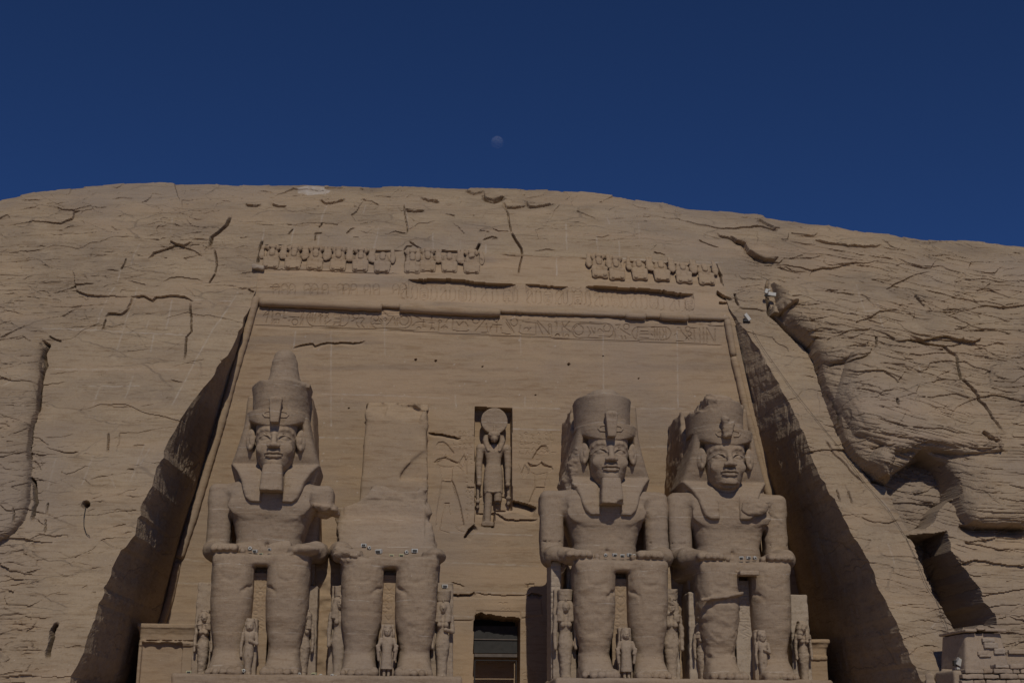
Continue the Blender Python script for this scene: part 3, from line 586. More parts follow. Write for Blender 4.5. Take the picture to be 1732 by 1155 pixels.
def fac_detail(px, py, lowz):
    """sunk relief and damage of the temple front; metres, + = into the rock"""
    D = np.zeros(px.shape)
    D += .03*fbm2(px/90, py/30, 3)+.006*fbm2(px/14, py/7, 3)
    for l in K1+K2+K3: f_groove(D, px, py, l, .06, 1.15, False)
    for l in frieze(): f_groove(D, px, py, l, .055, 1.2, False)
    for l in KING: f_groove(D, px, py, l, .04, 1.0, False)
    for l in KING_HARD: f_groove(D, px, py, l, .08, 1.7, False)
    for pl in KPOLY: f_poly(D, px, py, pl, .08, 1.6)
    for l in texts(): f_groove(D, px, py, l, .035, 1.0, False)
    for l in cr(430,505,6.415,[(20,283),(500,305),(1000,325),(1732,345)])+cr(680,470,6.186,[(0,552),(500,580),(1000,600),(1732,630)])+cr(940,470,5.773,[(0,592),(600,612),(1340,640),(1600,652)]):
        f_step(D, px, py, l, .05, 6, False); f_groove(D, px, py, [(a, b+2.5) for a, b in l], .03, .9, False)
    f_poly(D, px, py, NICHE, 1.0, 1.2)
    f_poly(D, px, py, DOOR, 3.0, 1.2)
    st = lambda l, d, r: [f_step(D, px, py, wob(q, .7, 5), d, r) for q in l]
    st(LW([(650,822),(700,835),(760,850),(835,880)]), .9, 20); st(LW([(505,905),(600,965),(700,970),(840,965)]), .28, 8); st(LW([(380,905),(500,905),(650,895)]), .2, 6)
    st(LW([(20,318),(120,325),(190,340),(262,358)]), .45, 7); st(LW([(285,1105),(320,1040),(360,1005)]), .7, 14); st(LW([(365,775),(430,778)],[(570,780),(648,782)],[(310,725),(365,727)]), .15, 5)
    st(cr(430,505,6.415,[(420,535),(480,510),(560,490),(640,480),(655,510),(720,485),(800,470),(870,480),(950,468),(1040,475),(1140,475),(1200,460)]), .28, 6)
    st(D5([(195,262),(300,264),(385,263),(425,240)]), .42, 9); st(D5([(440,246),(540,262),(640,268),(760,272),(900,268),(965,262)]), .14, 6); st(D5([(965,275),(1000,248),(1060,256),(1110,280)]), .4, 9); st(D5([(970,160),(965,210)],[(970,160),(1030,155)],[(200,140),(280,160),(330,185)]), .12, 8)
    st(D5([(205,522),(410,528)],[(900,500),(975,490)]), .06, 5)
    f_poly(D, px, py, D5([(205,300),(1100,300),(1110,480),(900,500),(880,440),(450,430),(420,520),(205,525)])[0], -.05, 3)
    for x, y, r in ((703,608,2.2),(737,610,2.0),(962,616,2.4),(816,620,1.2),(1020,602,1.2),(590,690,1.4),(1080,640,1.2),(906,668,1.3)):
        ix = sub(px, py, [(x, y)], 5); D[ix] += .35*np.clip(1.6*(1-np.hypot(px[ix]-x, py[ix]-y)/r), 0, 1)
    # cavetto hollow, overhung where its top fillet is still in place
    st(cr(680,470,6.186,[(62,18),(200,14),(330,8),(480,8),(600,14),(720,32),(860,50),(1000,58),(1100,62),(1190,70)]), .62, 44); st(cr(680,470,6.186,[(1290,68),(1400,72),(1600,88),(1732,92)]), .35, 40)
    st(cr(940,470,5.773,[(290,92),(390,75),(560,88),(760,98),(900,104),(1060,120),(1190,148),(1345,158)]), .75, 40)
    st(cr(400,380,3.936,[(180,290),(320,300),(480,300),(640,310),(800,318),(1100,325)]), .10, 22); st(cr(940,470,5.773,[(1580,125),(1620,160),(1700,195)],[(1595,235),(1680,235)]), .4, 7)
    st(E_([(60,395),(150,385)],[(90,430),(140,445)]), .25, 6)
    return D
def build_facade():
    root = thing('temple_facade', (6.0, 86.3, 4.0), 'flat rock-cut temple front with engraved hieroglyph band behind the colossi', 'temple front')
    base = np.array([6.0, 86.3, 4.0])
    z = np.arange(3.0, 34.36, 0.05); xl = np.where(z < 29.9, _xe(EBL, z), _xe(EFL, np.minimum(z, ZTOP)))-.08; xr = np.where(z < 29.6, _xe(EBR, z), _xe(EFR, np.minimum(z, ZTOPR)))+.08
    n = 690; s = np.linspace(0, 1, n)[None]; X = xl[:, None]*(1-s)+xr[:, None]*s; ZS = np.broadcast_to(z[:, None], X.shape); Z = np.where(ZS > 30, 30+(crest(X)-30)*np.clip((ZS-30)/11.5, 0, 1), ZS)
    up = Z > ZT
    Y0 = np.where(up, np.maximum(Ybase(ZS), Yfac(ZT)+(Ybase(31.7)-Yfac(ZT))*np.clip((ZS-ZT)/2.17, 0, 1)), Yfac(Z)); px, py = proj(X, Y0, Z)
    fd = fac_detail(px, py, ~up); sm = small(px, py, dressed(px, py)) if True else 0
    t = sst(ZT, ZT+.3, Z)
    Y = Y0+fd*sst(34.36, 34.1, ZS)+np.where(up, sm*np.where(Z > 31.6, 1, .45), 0)
    P = np.stack([X, Y, Z], -1)
    mort = .6*lines_attr(px, py, [[(540,666),(660,669),(760,674)], [(540,739),(614,741)], [(866,689),(947,691)], [(866,725),(947,727)], [(537,666),(620,668)], [(535,739),(600,741)], [(1110,690),(1160,691)], [(1110,754),(1135,755)], [(1062,690),(1110,692)], [(1062,755),(1140,757)], [(770,668),(772,690)], [(888,672),(888,690)], [(560,720),(560,560)], [(760,1000),(900,1003)], [(740,1040),(800,1043)], [(740,1030),(742,1090)], [(1145,560),(1147,690)], [(1020,560),(1021,660)], [(880,560),(881,600)], [(650,530),(651,600)],[(500,560),(496,590)],[(760,900),(900,905)],[(740,950),(910,957)],[(300,985),(340,987)],[(310,945),(345,950)],[(540,870),(560,872)]]+MORTAR, 1.6)
    w = np.clip(.8*np.exp(-((py-(596+12*np.sin(px/70)))/6)**2)*sst(850, 900, px)*(.5+.5*vn2(px/25, py/6))+.9*np.exp(-((py-505-.03*(px-900))/10)**2)*sst(690, 720, px)+.55*sst(.05, .4, fbm2(px/220, py/14+3, 4))+.5*sst(960, 1040, py)*sst(.0, .4, fbm2(px/60, py/60, 3)), 0, 1)
    stn = np.clip(.35*sst(.12, .45, fbm2(px/160+8, py/20+2, 4))*sst(700, 560, py), 0, 1)
    pts = np.zeros(px.shape); R = np.random.RandomState(3)
    for k in range(160):                                   # small pale plaster flecks
        x = R.uniform(430, 1240); y = R.uniform(500, 900); r = R.uniform(.5, 1.3); ix = sub(px, py, [(x, y)], 3); pts[ix] = np.maximum(pts[ix], .6*(np.hypot(px[ix]-x, py[ix]-y) < r))
    me = mesh('facade_wall', P.reshape(-1, 3)-base, gridq(*X.shape), False, {'mortar': np.maximum(mort, pts).ravel(), 'warm': w.ravel(), 'stain': stn.ravel()})
    link('facade_wall', me, root, [M['facade']])
    # torus mouldings: round rods along the sides and under the cornice, broken in places
    def rod(pts, r, seed, name='torus_moulding'):
        R = np.random.RandomState(seed); q = []; rad = []
        for a, b in zip(pts[:-1], pts[1:]):
            m = max(2, int(np.linalg.norm(np.array(b)-a)/.22))
            for k in range(m): q.append(np.array(a)+(np.array(b)-a)*k/m); rad.append(r*(1+R.uniform(-.09, .06)))
        q.append(np.array(pts[-1])); rad.append(r); rad[0] *= .8; rad[-1] *= .8
        mb = MB(); mb.tube([tuple(v-base) for v in q], rad, 14); mb.build(name, M['facade'], root, True)
    fp = lambda a, b: on_fac(a, b, .12)
    rod([fp(*p) for p in [(434,503),(415,570),(397,630),(370,730),(349,800),(325,880),(303,944)]], .27, 1)
    rod([fp(*p) for p in [(300,952),(288,1010),(275,1050),(260,1090)]], .25, 2)
    rod([fp(*p) for p in [(1230,541),(1236,575),(1241,602)]], .25, 3); rod([fp(*p) for p in [(1241,604),(1250,640),(1264,700),(1283,770),(1299,830),(1316,895)]], .25, 4)
    ct = lambda a, b: on_fac(a, b, .15)
    rod([ct(439,511), ct(520,514), ct(600,518), ct(646,520)], .31, 5); rod([ct(676,521), ct(740,525), ct(800,528), ct(846,529)], .31, 6)
    rod([ct(1058,534.5), ct(1072,535), ct(1092,536)], .22, 7); rod([ct(1116,535), ct(1140,537), ct(1164,538)], .27, 8)
    # rough stubs where the rod has gone
    for a, b, sd in ((646,676,1), (846,872,2), (872,1058,3), (1092,1116,4), (1164,1232,5)):
        R = np.random.RandomState(sd); q = []; rad = []; m = max(4, int((b-a)/4))
        for k in range(m+1):
            x = a+(b-a)*k/m; yv = np.interp(x, [441,646,846,1232], [509,519,528,541])-2; q.append(tuple(on_fac(x, yv, -.02+R.uniform(-.03, .04))-base)); rad.append(R.uniform(.14, .21))
        mb = MB(); mb.tube(q, rad, 8); mb.build('broken_moulding', M['facade'], root, True)
    # doorway: reveals, head and the dark screens that close its upper part
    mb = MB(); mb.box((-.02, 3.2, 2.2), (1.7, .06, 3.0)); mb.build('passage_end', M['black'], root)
    mb = MB(); mb.box((-.02, 1.45, 4.26), (1.4, .05, .42)); mb.box((-.02, 1.46, 3.38), (1.4, .05, .42)); mb.build('door_screen', M['mesh'], root)
    mb = MB(); mb.box((-.02, 1.40, 3.82), (1.4, .07, .035)); mb.build('door_rail', M['wood'], root, bevel=.01)
    mb = MB(); mb.box((-.02, 1.30, 2.80), (1.38, .12, .10)); mb.build('door_beam', M['wood'], root, bevel=.02)
    mb = MB(); mb.box((-.02, 1.2, 2.50), (1.36, .03, .025)); mb.box((-1.36, 1.2, 1.6), (.03, .03, .9)); mb.box((1.30, 1.2, 1.6), (.03, .03, .9)); mb.build('door_frame', M['dark'], root)
    return root
build_facade()
# ------------------------------------------------------------------ ground, forecourt, moon
def build_ground():
    n = 60; s = np.linspace(-1, 1, n); g = np.sign(s)*np.abs(s)**3*4000
    X, Y = np.meshgrid(g+5, g+30); Z = -.02+.05*fbm2(X/9, Y/9, 3)*(np.hypot(X, Y) > 20)
    me = mesh('desert_ground', np.stack([X, Y, Z], -1).reshape(-1, 3), gridq(n, n)); o = link('desert_ground', me, None, [M['ground']]); tag(o, kind='structure')
    mb = MB(); mb.box((5.75, 78.5, 2.2), (24, 7.5, 2.0)); o = mb.build('temple_terrace', M['brick'], None, bevel=.08); tag(o, kind='structure')
build_ground()
def build_moon():
    m = bpy.data.materials.new('moon_dust'); m.use_nodes = True; t = m.node_tree; t.nodes.clear(); L = t.links.new
    out = N(t, 'OutputMaterial'); ad = N(t, 'AddShader'); tr = N(t, 'BsdfTransparent'); di = N(t, 'BsdfDiffuse'); mx = N(t, 'MixShader'); g = N(t, 'NewGeometry')
    tc = N(t, 'TexCoord'); n = noise(t, tc.outputs['Object'], .16, 4.0); c = mix(t, (.062,.06,.058), (.035,.035,.038), mrange(t, n, .42, .58)); L(c, di.inputs['Color'])
    L(tr.outputs[0], ad.inputs[0]); L(di.outputs[0], ad.inputs[1]); L(g.outputs['Backfacing'], mx.inputs[0]); L(ad.outputs[0], mx.inputs[1]); L(tr.outputs[0], mx.inputs[2]); L(mx.outputs[0], out.inputs[0])
    d = FW*F+RT*(841-CX)-UP*(241-CY); d = d/np.linalg.norm(d); c = CAM+d*4000; r = 10.6/math.hypot(F, math.hypot(841-CX, 241-CY))*4000
    import bmesh
    bm = bmesh.new(); bmesh.ops.create_uvsphere(bm, u_segments=48, v_segments=32, radius=r); me = bpy.data.meshes.new('moon'); bm.to_mesh(me); bm.free()
    me.polygons.foreach_set('use_smooth', np.ones(len(me.polygons), bool))
    o = link('moon', me, None, [m], tuple(c)); tag(o, 'faint pale daytime moon hanging in the deep blue sky above the cliff', 'moon')
build_moon()
# ------------------------------------------------------------------ sculpting: signed distance volumes meshed with surface nets
def smin(a, b, k):
    if k <= 0: return np.minimum(a, b)
    h = np.clip(.5+.5*(b-a)/k, 0, 1); return b+(a-b)*h-k*h*(1-h)
class Vol:
    def __init__(s, lo, hi, h):
        s.h = h; s.lo = np.array(lo, float); n = np.ceil((np.array(hi)-s.lo)/h).astype(int)+1
        s.ax = [(s.lo[i]+h*np.arange(n[i])).astype(np.float32) for i in range(3)]; s.f = np.ones(n, np.float32)
    def win(s, lo, hi):
        sl = []
        for i in range(3):
            a = int(np.clip(np.searchsorted(s.ax[i], lo[i]), 0, len(s.ax[i]))); b = int(np.clip(np.searchsorted(s.ax[i], hi[i]), 0, len(s.ax[i]))); sl.append(slice(a, b))
        sl = tuple(sl); return sl, s.ax[0][sl[0]][:, None, None], s.ax[1][sl[1]][None, :, None], s.ax[2][sl[2]][None, None, :]
    def op(s, fn, lo, hi, k=0.0, mode='add'):
        m = k+3*s.h; sl, x, y, z = s.win([v-m for v in lo], [v+m for v in hi])
        if any(q.stop <= q.start for q in sl): return s
        d = fn(x, y, z); a = s.f[sl]
        if mode == 'add': s.f[sl] = smin(a, d, k)
        elif mode == 'cut': s.f[sl] = -smin(-a, d, k)
        return s
    def ell(s, c, r, k=0.0, mode='add', rz=0.0, rx=0.0, ry=0.0):
        cz, sz, cx, sx, cy, sy = math.cos(rz), math.sin(rz), math.cos(rx), math.sin(rx), math.cos(ry), math.sin(ry)
        def fn(x, y, z):
            x, y, z = x-c[0], y-c[1], z-c[2]
            if rx: y, z = y*cx+z*sx, -y*sx+z*cx
            if ry: x, z = x*cy+z*sy, -x*sy+z*cy
            if rz: x, y = x*cz+y*sz, -x*sz+y*cz
            k0 = np.sqrt((x/r[0])**2+(y/r[1])**2+(z/r[2])**2); k1 = np.sqrt((x/r[0]**2)**2+(y/r[1]**2)**2+(z/r[2]**2)**2)+1e-6
            return k0*(k0-1)/k1
        R = max(r); B = r if not (rx or ry or rz) else (R, R, R)
        return s.op(fn, [c[i]-B[i] for i in range(3)], [c[i]+B[i] for i in range(3)], k, mode)
    def box(s, c, h, r=.1, k=0.0, mode='add', ry=0.0, rx=0.0, tx=0.0, tyy=0.0):
        """rounded box; tx tapers x and tyy tapers y with z (fraction at the top)"""
        cy, sy, cx, sx = math.cos(ry), math.sin(ry), math.cos(rx), math.sin(rx)
        def fn(x, y, z):
            x, y, z = x-c[0], y-c[1], z-c[2]
            if ry: x, z = x*cy-z*sy, x*sy+z*cy
            if rx: y, z = y*cx+z*sx, -y*sx+z*cx
            hx = h[0]*(1+tx*z/h[2]); hy = h[1]*(1+tyy*z/h[2])
            a, b, e = np.abs(x)-hx+r, np.abs(y)-hy+r, np.abs(z)-h[2]+r
            return np.sqrt(np.maximum(a, 0)**2+np.maximum(b, 0)**2+np.maximum(e, 0)**2)+np.minimum(np.maximum(np.maximum(a, b), e), 0)-r
        f = 1+abs(tx); g = 1+abs(tyy); R = max(h[0]*f, h[1]*g, h[2]); B = (h[0]*f, h[1]*g, h[2]) if not (ry or rx) else (R*1.3,)*3
        return s.op(fn, [c[i]-B[i] for i in range(3)], [c[i]+B[i] for i in range(3)], k, mode)
    def cap(s, a, b, ra, rb, k=0.0, mode='add', sc=(1, 1, 1)):
        sc = np.array(sc, float); A = np.array(a)/sc; B = np.array(b)/sc; d = B-A; l2 = float(d@d)+1e-9; ms = float(sc.min())
        def fn(x, y, z):
            x, y, z = x/sc[0]-A[0], y/sc[1]-A[1], z/sc[2]-A[2]
            t = np.clip((x*d[0]+y*d[1]+z*d[2])/l2, 0, 1)
            return (np.sqrt((x-t*d[0])**2+(y-t*d[1])**2+(z-t*d[2])**2)-(ra+(rb-ra)*t))*ms
        R = max(ra, rb)*sc
        return s.op(fn, [min(a[i], b[i])-R[i] for i in range(3)], [max(a[i], b[i])+R[i] for i in range(3)], k, mode)
    def chain(s, pts, rad, k=0.0, mode='add', sc=(1, 1, 1)):
        for i in range(len(pts)-1):
            ra = rad[i] if hasattr(rad, '__len__') else rad; rb = rad[i+1] if hasattr(rad, '__len__') else rad
            s.cap(pts[i], pts[i+1], ra, rb, k, mode, sc)
        return s
    def loft(s, zs, w, yf, yb, p=2.4, k=0.0, mode='add', cx=0.0, zr=0.0):
        """stack of super-elliptic sections: half width w, front yf and back yb at heights zs"""
        wmax = max(np.max(w), .1)
        def fn(x, y, z):
            W = np.interp(z, zs, w).astype(np.float32); a = np.interp(z, zs, yf).astype(np.float32); b = np.interp(z, zs, yb).astype(np.float32)
            c0 = np.interp(z, zs, cx).astype(np.float32) if hasattr(cx, '__len__') else cx
            yc = (a+b)/2; D = (b-a)/2
            q = (np.abs((x-c0)/W)**p+np.abs((y-yc)/D)**p)**(1/p)
            d = (q-1)*np.minimum(W, D)
            e = np.maximum(zs[0]-z, z-zs[-1])
            return np.maximum(d, e) if zr <= 0 else -smin(-d, -e+0*d, zr)
        cxa = np.max(np.abs(cx)) if hasattr(cx, '__len__') else abs(cx)
        c = (np.mean(cx) if hasattr(cx, '__len__') else cx)
        return s.op(fn, [c-wmax-cxa*.2, min(yf), zs[0]], [c+wmax+cxa*.2, max(yb), zs[-1]], k, mode)
    def rough(s, amp, sc, seed=0.0, where=None, oct=3):
        x, y, z = s.ax[0][:, None, None], s.ax[1][None, :, None], s.ax[2][None, None, :]
        near = np.abs(s.f) < amp*3+2*s.h; ii = np.nonzero(near)
        X, Y, Z = s.ax[0][ii[0]], s.ax[1][ii[1]], s.ax[2][ii[2]]; v = 0; a = 1.0; t = 0
        for o in range(oct): v = v+a*vn3(X/sc*2**o+seed, Y/sc*2**o+seed*1.7, Z/sc*2**o*1.6+seed*.3); t += a; a *= .55
        g = amp*v/t
        if where is not None: g = g*where(X, Y, Z)
        s.f[ii] += g.astype(np.float32); return s
    def flood(s): return s
    def mesh(s, name, smooth=True):
        f = np.pad(s.f, 1, constant_values=1.0); n = f.shape; ins = f < 0
        lo = s.lo-s.h
        cnt = np.zeros([v-1 for v in n], np.float32); acc = np.zeros([v-1 for v in n]+[3], np.float32)
        edges = []
        for ax in range(3):
            a = [slice(None)]*3; b = [slice(None)]*3; a[ax] = slice(0, -1); b[ax] = slice(1, None)
            i0 = ins[tuple(a)]; i1 = ins[tuple(b)]; e = np.array(np.nonzero(i0 != i1)); edges.append((ax, e, i0[tuple(e)]))
            f0 = f[tuple(a)][tuple(e)]; f1 = f[tuple(b)][tuple(e)]; t = f0/(f0-f1)
            p = e.astype(np.float32); p[ax] += t
            o1, o2 = [i for i in range(3) if i != ax]
            for d1 in (0, -1):
                for d2 in (0, -1):
                    c = e.copy(); c[o1] += d1; c[o2] += d2
                    ok = np.all([(c[i] >= 0) & (c[i] < n[i]-1) for i in range(3)], axis=0); ct = tuple(c[:, ok])
                    np.add.at(cnt, ct, 1); np.add.at(acc, ct, p[:, ok].T)
        act = cnt > 0; idx = np.full(act.shape, -1, np.int64); idx[act] = np.arange(act.sum())
        V = acc[act]/cnt[act][:, None]*s.h+lo
        Q = []
        for ax, e, neg in edges:
            o1, o2 = [(1, 2), (2, 0), (0, 1)][ax]
            cs = []
            for d1, d2 in ((0, 0), (-1, 0), (-1, -1), (0, -1)):
                c = e.copy(); c[o1] += d1; c[o2] += d2; cs.append(c)
            ok = np.all([np.all((c >= 0) & (c < np.array(act.shape)[:, None]), axis=0) for c in cs], axis=0)
            q = np.stack([idx[tuple(c[:, ok])] for c in cs], -1); ng = neg[ok]
            q = np.where(ng[:, None], q[:, ::-1], q); Q.append(q)
        Q = np.concatenate(Q); Q = Q[(Q >= 0).all(1)][:, ::-1]
        return mesh(name, V, Q, smooth)
# ------------------------------------------------------------------ the four seated colossi (local: x right, y into the rock, z up; 0 = knees / pedestal)
PED = 4.9; KY = 75.5
FZ = [11.92,12.2,12.6,13.1,13.7,14.3,14.9,16.0]; FWD = [.60,.84,1.03,1.16,1.23,1.26,1.27,1.27]; FD = [1.15,1.42,1.52,1.55,1.53,1.52,1.5,1.45]
def face_y(x, z):
    w = np.interp(z, FZ, FWD); d = np.interp(z, FZ, FD)
    return 4.5-d*max(0.0, 1-(abs(x)/w)**2.3)**(1/2.3)
def head_mesh(broken_chin=False):
    v = Vol((-2.1, 2.1, 11.0), (2.1, 6.2, 16.0), .04)
    v.loft(FZ, FWD, 4.5-np.array(FD), [6.0]*8, 2.3, .05, zr=.18)
    v.cap((0,4.8,10.9), (0,4.7,12.9), 1.0, .93, .12)                                    # neck
    v.ell((0,3.16,12.22), (.44,.34,.30), .25)                                           # chin
    fy = lambda x, z, o=0.0: face_y(x, z)-o
    for s in (-1, 1):
        v.chain([(s*x, fy(x, z, .02), z) for x, z in ((.26,13.80),(.56,13.86),(.90,13.80))], [.11,.18,.11], .08, 'cut')      # eye socket
        v.chain([(s*x, fy(x, z, -.20), z) for x, z in ((.26,13.78),(.57,13.79),(.92,13.78))], [.10,.21,.09], .02)             # eyeball
        v.chain([(s*x, fy(x, z, -.005), z) for x, z in ((.17,13.74),(.34,13.93),(.58,14.0),(.84,13.92),(1.10,13.74))], .05, .02)
        v.chain([(s*x, fy(x, z, -.03), z) for x, z in ((.17,13.74),(.36,13.61),(.60,13.57),(.86,13.63),(1.10,13.74))], .04, .02)
        v.chain([(s*x, fy(x, z, -.01), z) for x, z in ((.20,14.20),(.42,14.32),(.72,14.33),(1.0,14.20),(1.17,14.0))], [.04,.06,.06,.05,.03], .14)
        v.ell((s*.72,3.32,13.2), (.36,.2,.3), .3)                                     # cheek
        v.ell((s*.24,2.74,13.28), (.17,.2,.13), .07)                                     # nostril wing
        v.ell((s*.11,2.60,13.18), (.06,.12,.05), .03, 'cut')
        # ear: a big disc standing out from the head, with rim and bowl
        v.ell((s*1.52,3.98,13.86), (.16,.36,.66), .06, rz=-s*.95); v.ell((s*1.60,3.74,13.95), (.13,.21,.44), .04, 'cut', rz=-s*.95); v.ell((s*1.47,3.84,13.82), (.10,.10,.22), .04); v.ell((s*1.50,3.88,13.33), (.12,.18,.18), .06)
        v.ell((s*.60,2.92,12.84), (.07,.08,.06), .05, 'cut')                              # mouth corner
    v.cap((0,3.05,14.2), (0,2.66,13.36), .13, .18, .16); v.ell((0,2.58,13.30), (.19,.17,.14), .08)   # nose
    v.chain([(-.52,3.0,12.86),(-.25,2.85,12.92),(0,2.81,12.90),(.25,2.85,12.92),(.52,3.0,12.86)], [.045,.085,.08,.085,.045], .05)
    v.chain([(-.46,2.99,12.72),(-.2,2.86,12.67),(.2,2.86,12.67),(.46,2.99,12.72)], [.045,.095,.095,.045], .05)
    v.chain([(-.58,2.96,12.82),(-.3,2.77,12.80),(0,2.73,12.79),(.3,2.77,12.80),(.58,2.96,12.82)], .028, .02, 'cut')
    v.cap((0,2.72,13.06), (0,2.82,12.98), .04, .04, .04, 'cut')
    if broken_chin: v.box((0,2.9,11.98), (.75,.5,.14), .03, .03, 'cut', rx=.25); v.rough(.05, .35, 3.0, lambda x, y, z: z < 12.35)
    v.rough(.010, .3, 1.0)
    return v.mesh('head')
def nemes_mesh(broken_left=False, seed=0):
    v = Vol((-3.0, 2.3, 9.9), (3.0, 8.6, 16.2), .06)
    zs = [11.2,11.9,12.45,12.9,13.6,14.4,15.1,15.5]; w = [2.3,2.55,2.70,2.52,2.30,2.08,1.93,1.84]
    v.loft(zs, w, [4.75,4.55,4.40,4.2,4.02,3.88,3.78,3.72], [8.4]*8, 9.0)
    v.loft([11.0,11.9,12.6,13.2,13.8,14.5,15.1,15.3], [1.0,1.05,1.30,1.52,1.68,1.74,1.70,1.5], [1.0]*8, [4.35,4.45,4.6,4.7,4.75,4.7,4.45,4.2], 3.0, .06, 'cut')   # hollow round face and ears
    zl = lambda x: 14.52+.62*np.clip(np.abs(x)/1.85, 0, 1.1)**2.2
    def band(x, y, z):                                                                   # brow band, its lower edge sweeping up to the temples
        W = np.interp(z, [14.4,15.0,15.6], [1.50,1.80,1.88]); D = np.interp(z, [14.4,15.0,15.6], [1.66,1.70,1.74])
        q = (np.abs(x/W)**2.2+np.abs((y-4.62)/D)**2.2)**(1/2.2); d = (q-1)*1.5
        return np.maximum(np.maximum(d, zl(x)-z), z-15.55)+0*d
    v.op(band, (-1.9,2.8,14.4), (1.9,6.3,15.6), .03)
    o = np.array([1.25,1.58,1.74,1.90,2.2,2.66])
    for s in (-1, 1): v.loft([10.02,10.28,10.7,11.3,11.9,12.5], (o-.58)/2, [3.29,3.29,3.32,3.52,3.88,4.4], [6.0]*6, 7.0, .05, cx=s*(o+.58)/2, zr=.05)
    if broken_left:
        v.ell((-2.75,4.2,12.2), (.55,1.0,1.0), .1, 'cut'); v.rough(.16, .5, 2+seed, lambda x, y, z: (x < -1.9)*(z < 14.2))
    v.rough(.015, .4, 4+seed)
    return v.mesh('headdress')
def crown_mesh(kind, seed):
    v = Vol((-2.3, 2.2, 14.8), (2.3, 8.6, 20.2), .065)
    v.loft([15.45,15.8,16.6,17.40], [1.74,1.72,1.74,1.82], [2.94,2.93,2.86,2.80], [7.9,8.0,8.1,8.1], 2.1, zr=.05)
    if kind == 'double':
        v.loft([17.3,17.52,17.75,18.1,18.6,19.1,19.5,19.72], [1.42,1.22,1.02,.92,.84,.76,.64,.40], [3.3,3.6,3.8,3.95,4.1,4.2,4.35,4.5], [7.1,6.9,6.6,6.4,6.2,6.1,5.9,5.6], 2.2, .05, cx=[.22,.18,.14,.10,.08,.08,.08,.08], zr=.12)
        v.box((1.45,5.2,17.4), (.35,1.2,.14), .05, .1, ry=.35); v.rough(.05, .6, 1, lambda x, y, z: z > 17.2); v.rough(.03, .5, 2)
    else:
        v.loft([17.3,17.62,17.8], [1.28,1.20,1.0], [3.2,3.25,3.4], [7.3,7.3,7.2], 2.4, .08, zr=.05)
        v.rough(.10, .8, 5+seed, lambda x, y, z: sst(17.25, 17.5, z))
        if kind == 'notched':
            v.box((-1.7,5.3,17.45), (.75,2.4,.5), .05, .03, 'cut', ry=.25); v.box((-1.02,4.2,17.45), (.14,1.5,.42), .03, .02, 'cut'); v.ell((1.75,3.6,17.3), (.45,.6,.22), .1, 'cut'); v.rough(.10, .5, 9, lambda x, y, z: (x < -.4)*(z > 16.7))
    v.rough(.02, .9, seed)
    return v.mesh('crown')
def uraeus_mesh(broken=False):
    v = Vol((-1.0, 2.0, 14.2), (1.0, 3.6, 16.7), .04)
    if broken:
        v.box((-.1,2.72,15.45), (.32,.28,.55), .15, ry=.12, tx=.2); v.ell((-.25,2.6,16.0), (.28,.3,.25), .1); v.rough(.10, .3, 8)
    else:
        v.box((0,2.62,15.35), (.32,.26,.74), .08, tx=.22); v.ell((0,2.58,16.02), (.41,.30,.24), .08)
        for x in (-.22, 0, .22): v.cap((x,2.33,14.7), (x*1.35,2.31,16.1), .03, .03, .03, 'cut')
    for s in (-1, 1): v.chain([(s*.35,2.92,15.05),(s*.62,2.98,15.08),(s*.74,3.02,15.22),(s*.62,2.98,15.36),(s*.35,2.92,15.40)], .06, .03)
    return v.mesh('cobra_ornament')
def beard_mesh(chip=None):
    v = Vol((-1.1, 2.0, 10.2), (1.1, 4.6, 12.5), .05)
    v.loft([10.58,11.2,11.8,12.2], [.69,.65,.60,.56], [2.45,2.55,2.66,2.78], [3.6]*4, 6.0, zr=.05)
    if chip: v.ell((chip*.6,2.5,10.58), (.35,.4,.22), .03, 'cut'); v.rough(.08, .25, 3, lambda x, y, z: (x*chip > .1)*(z < 10.9))
    v.rough(.035, .35, 6, lambda x, y, z: z < 10.75); v.rough(.015, .3, 3)
    return v.mesh('beard')

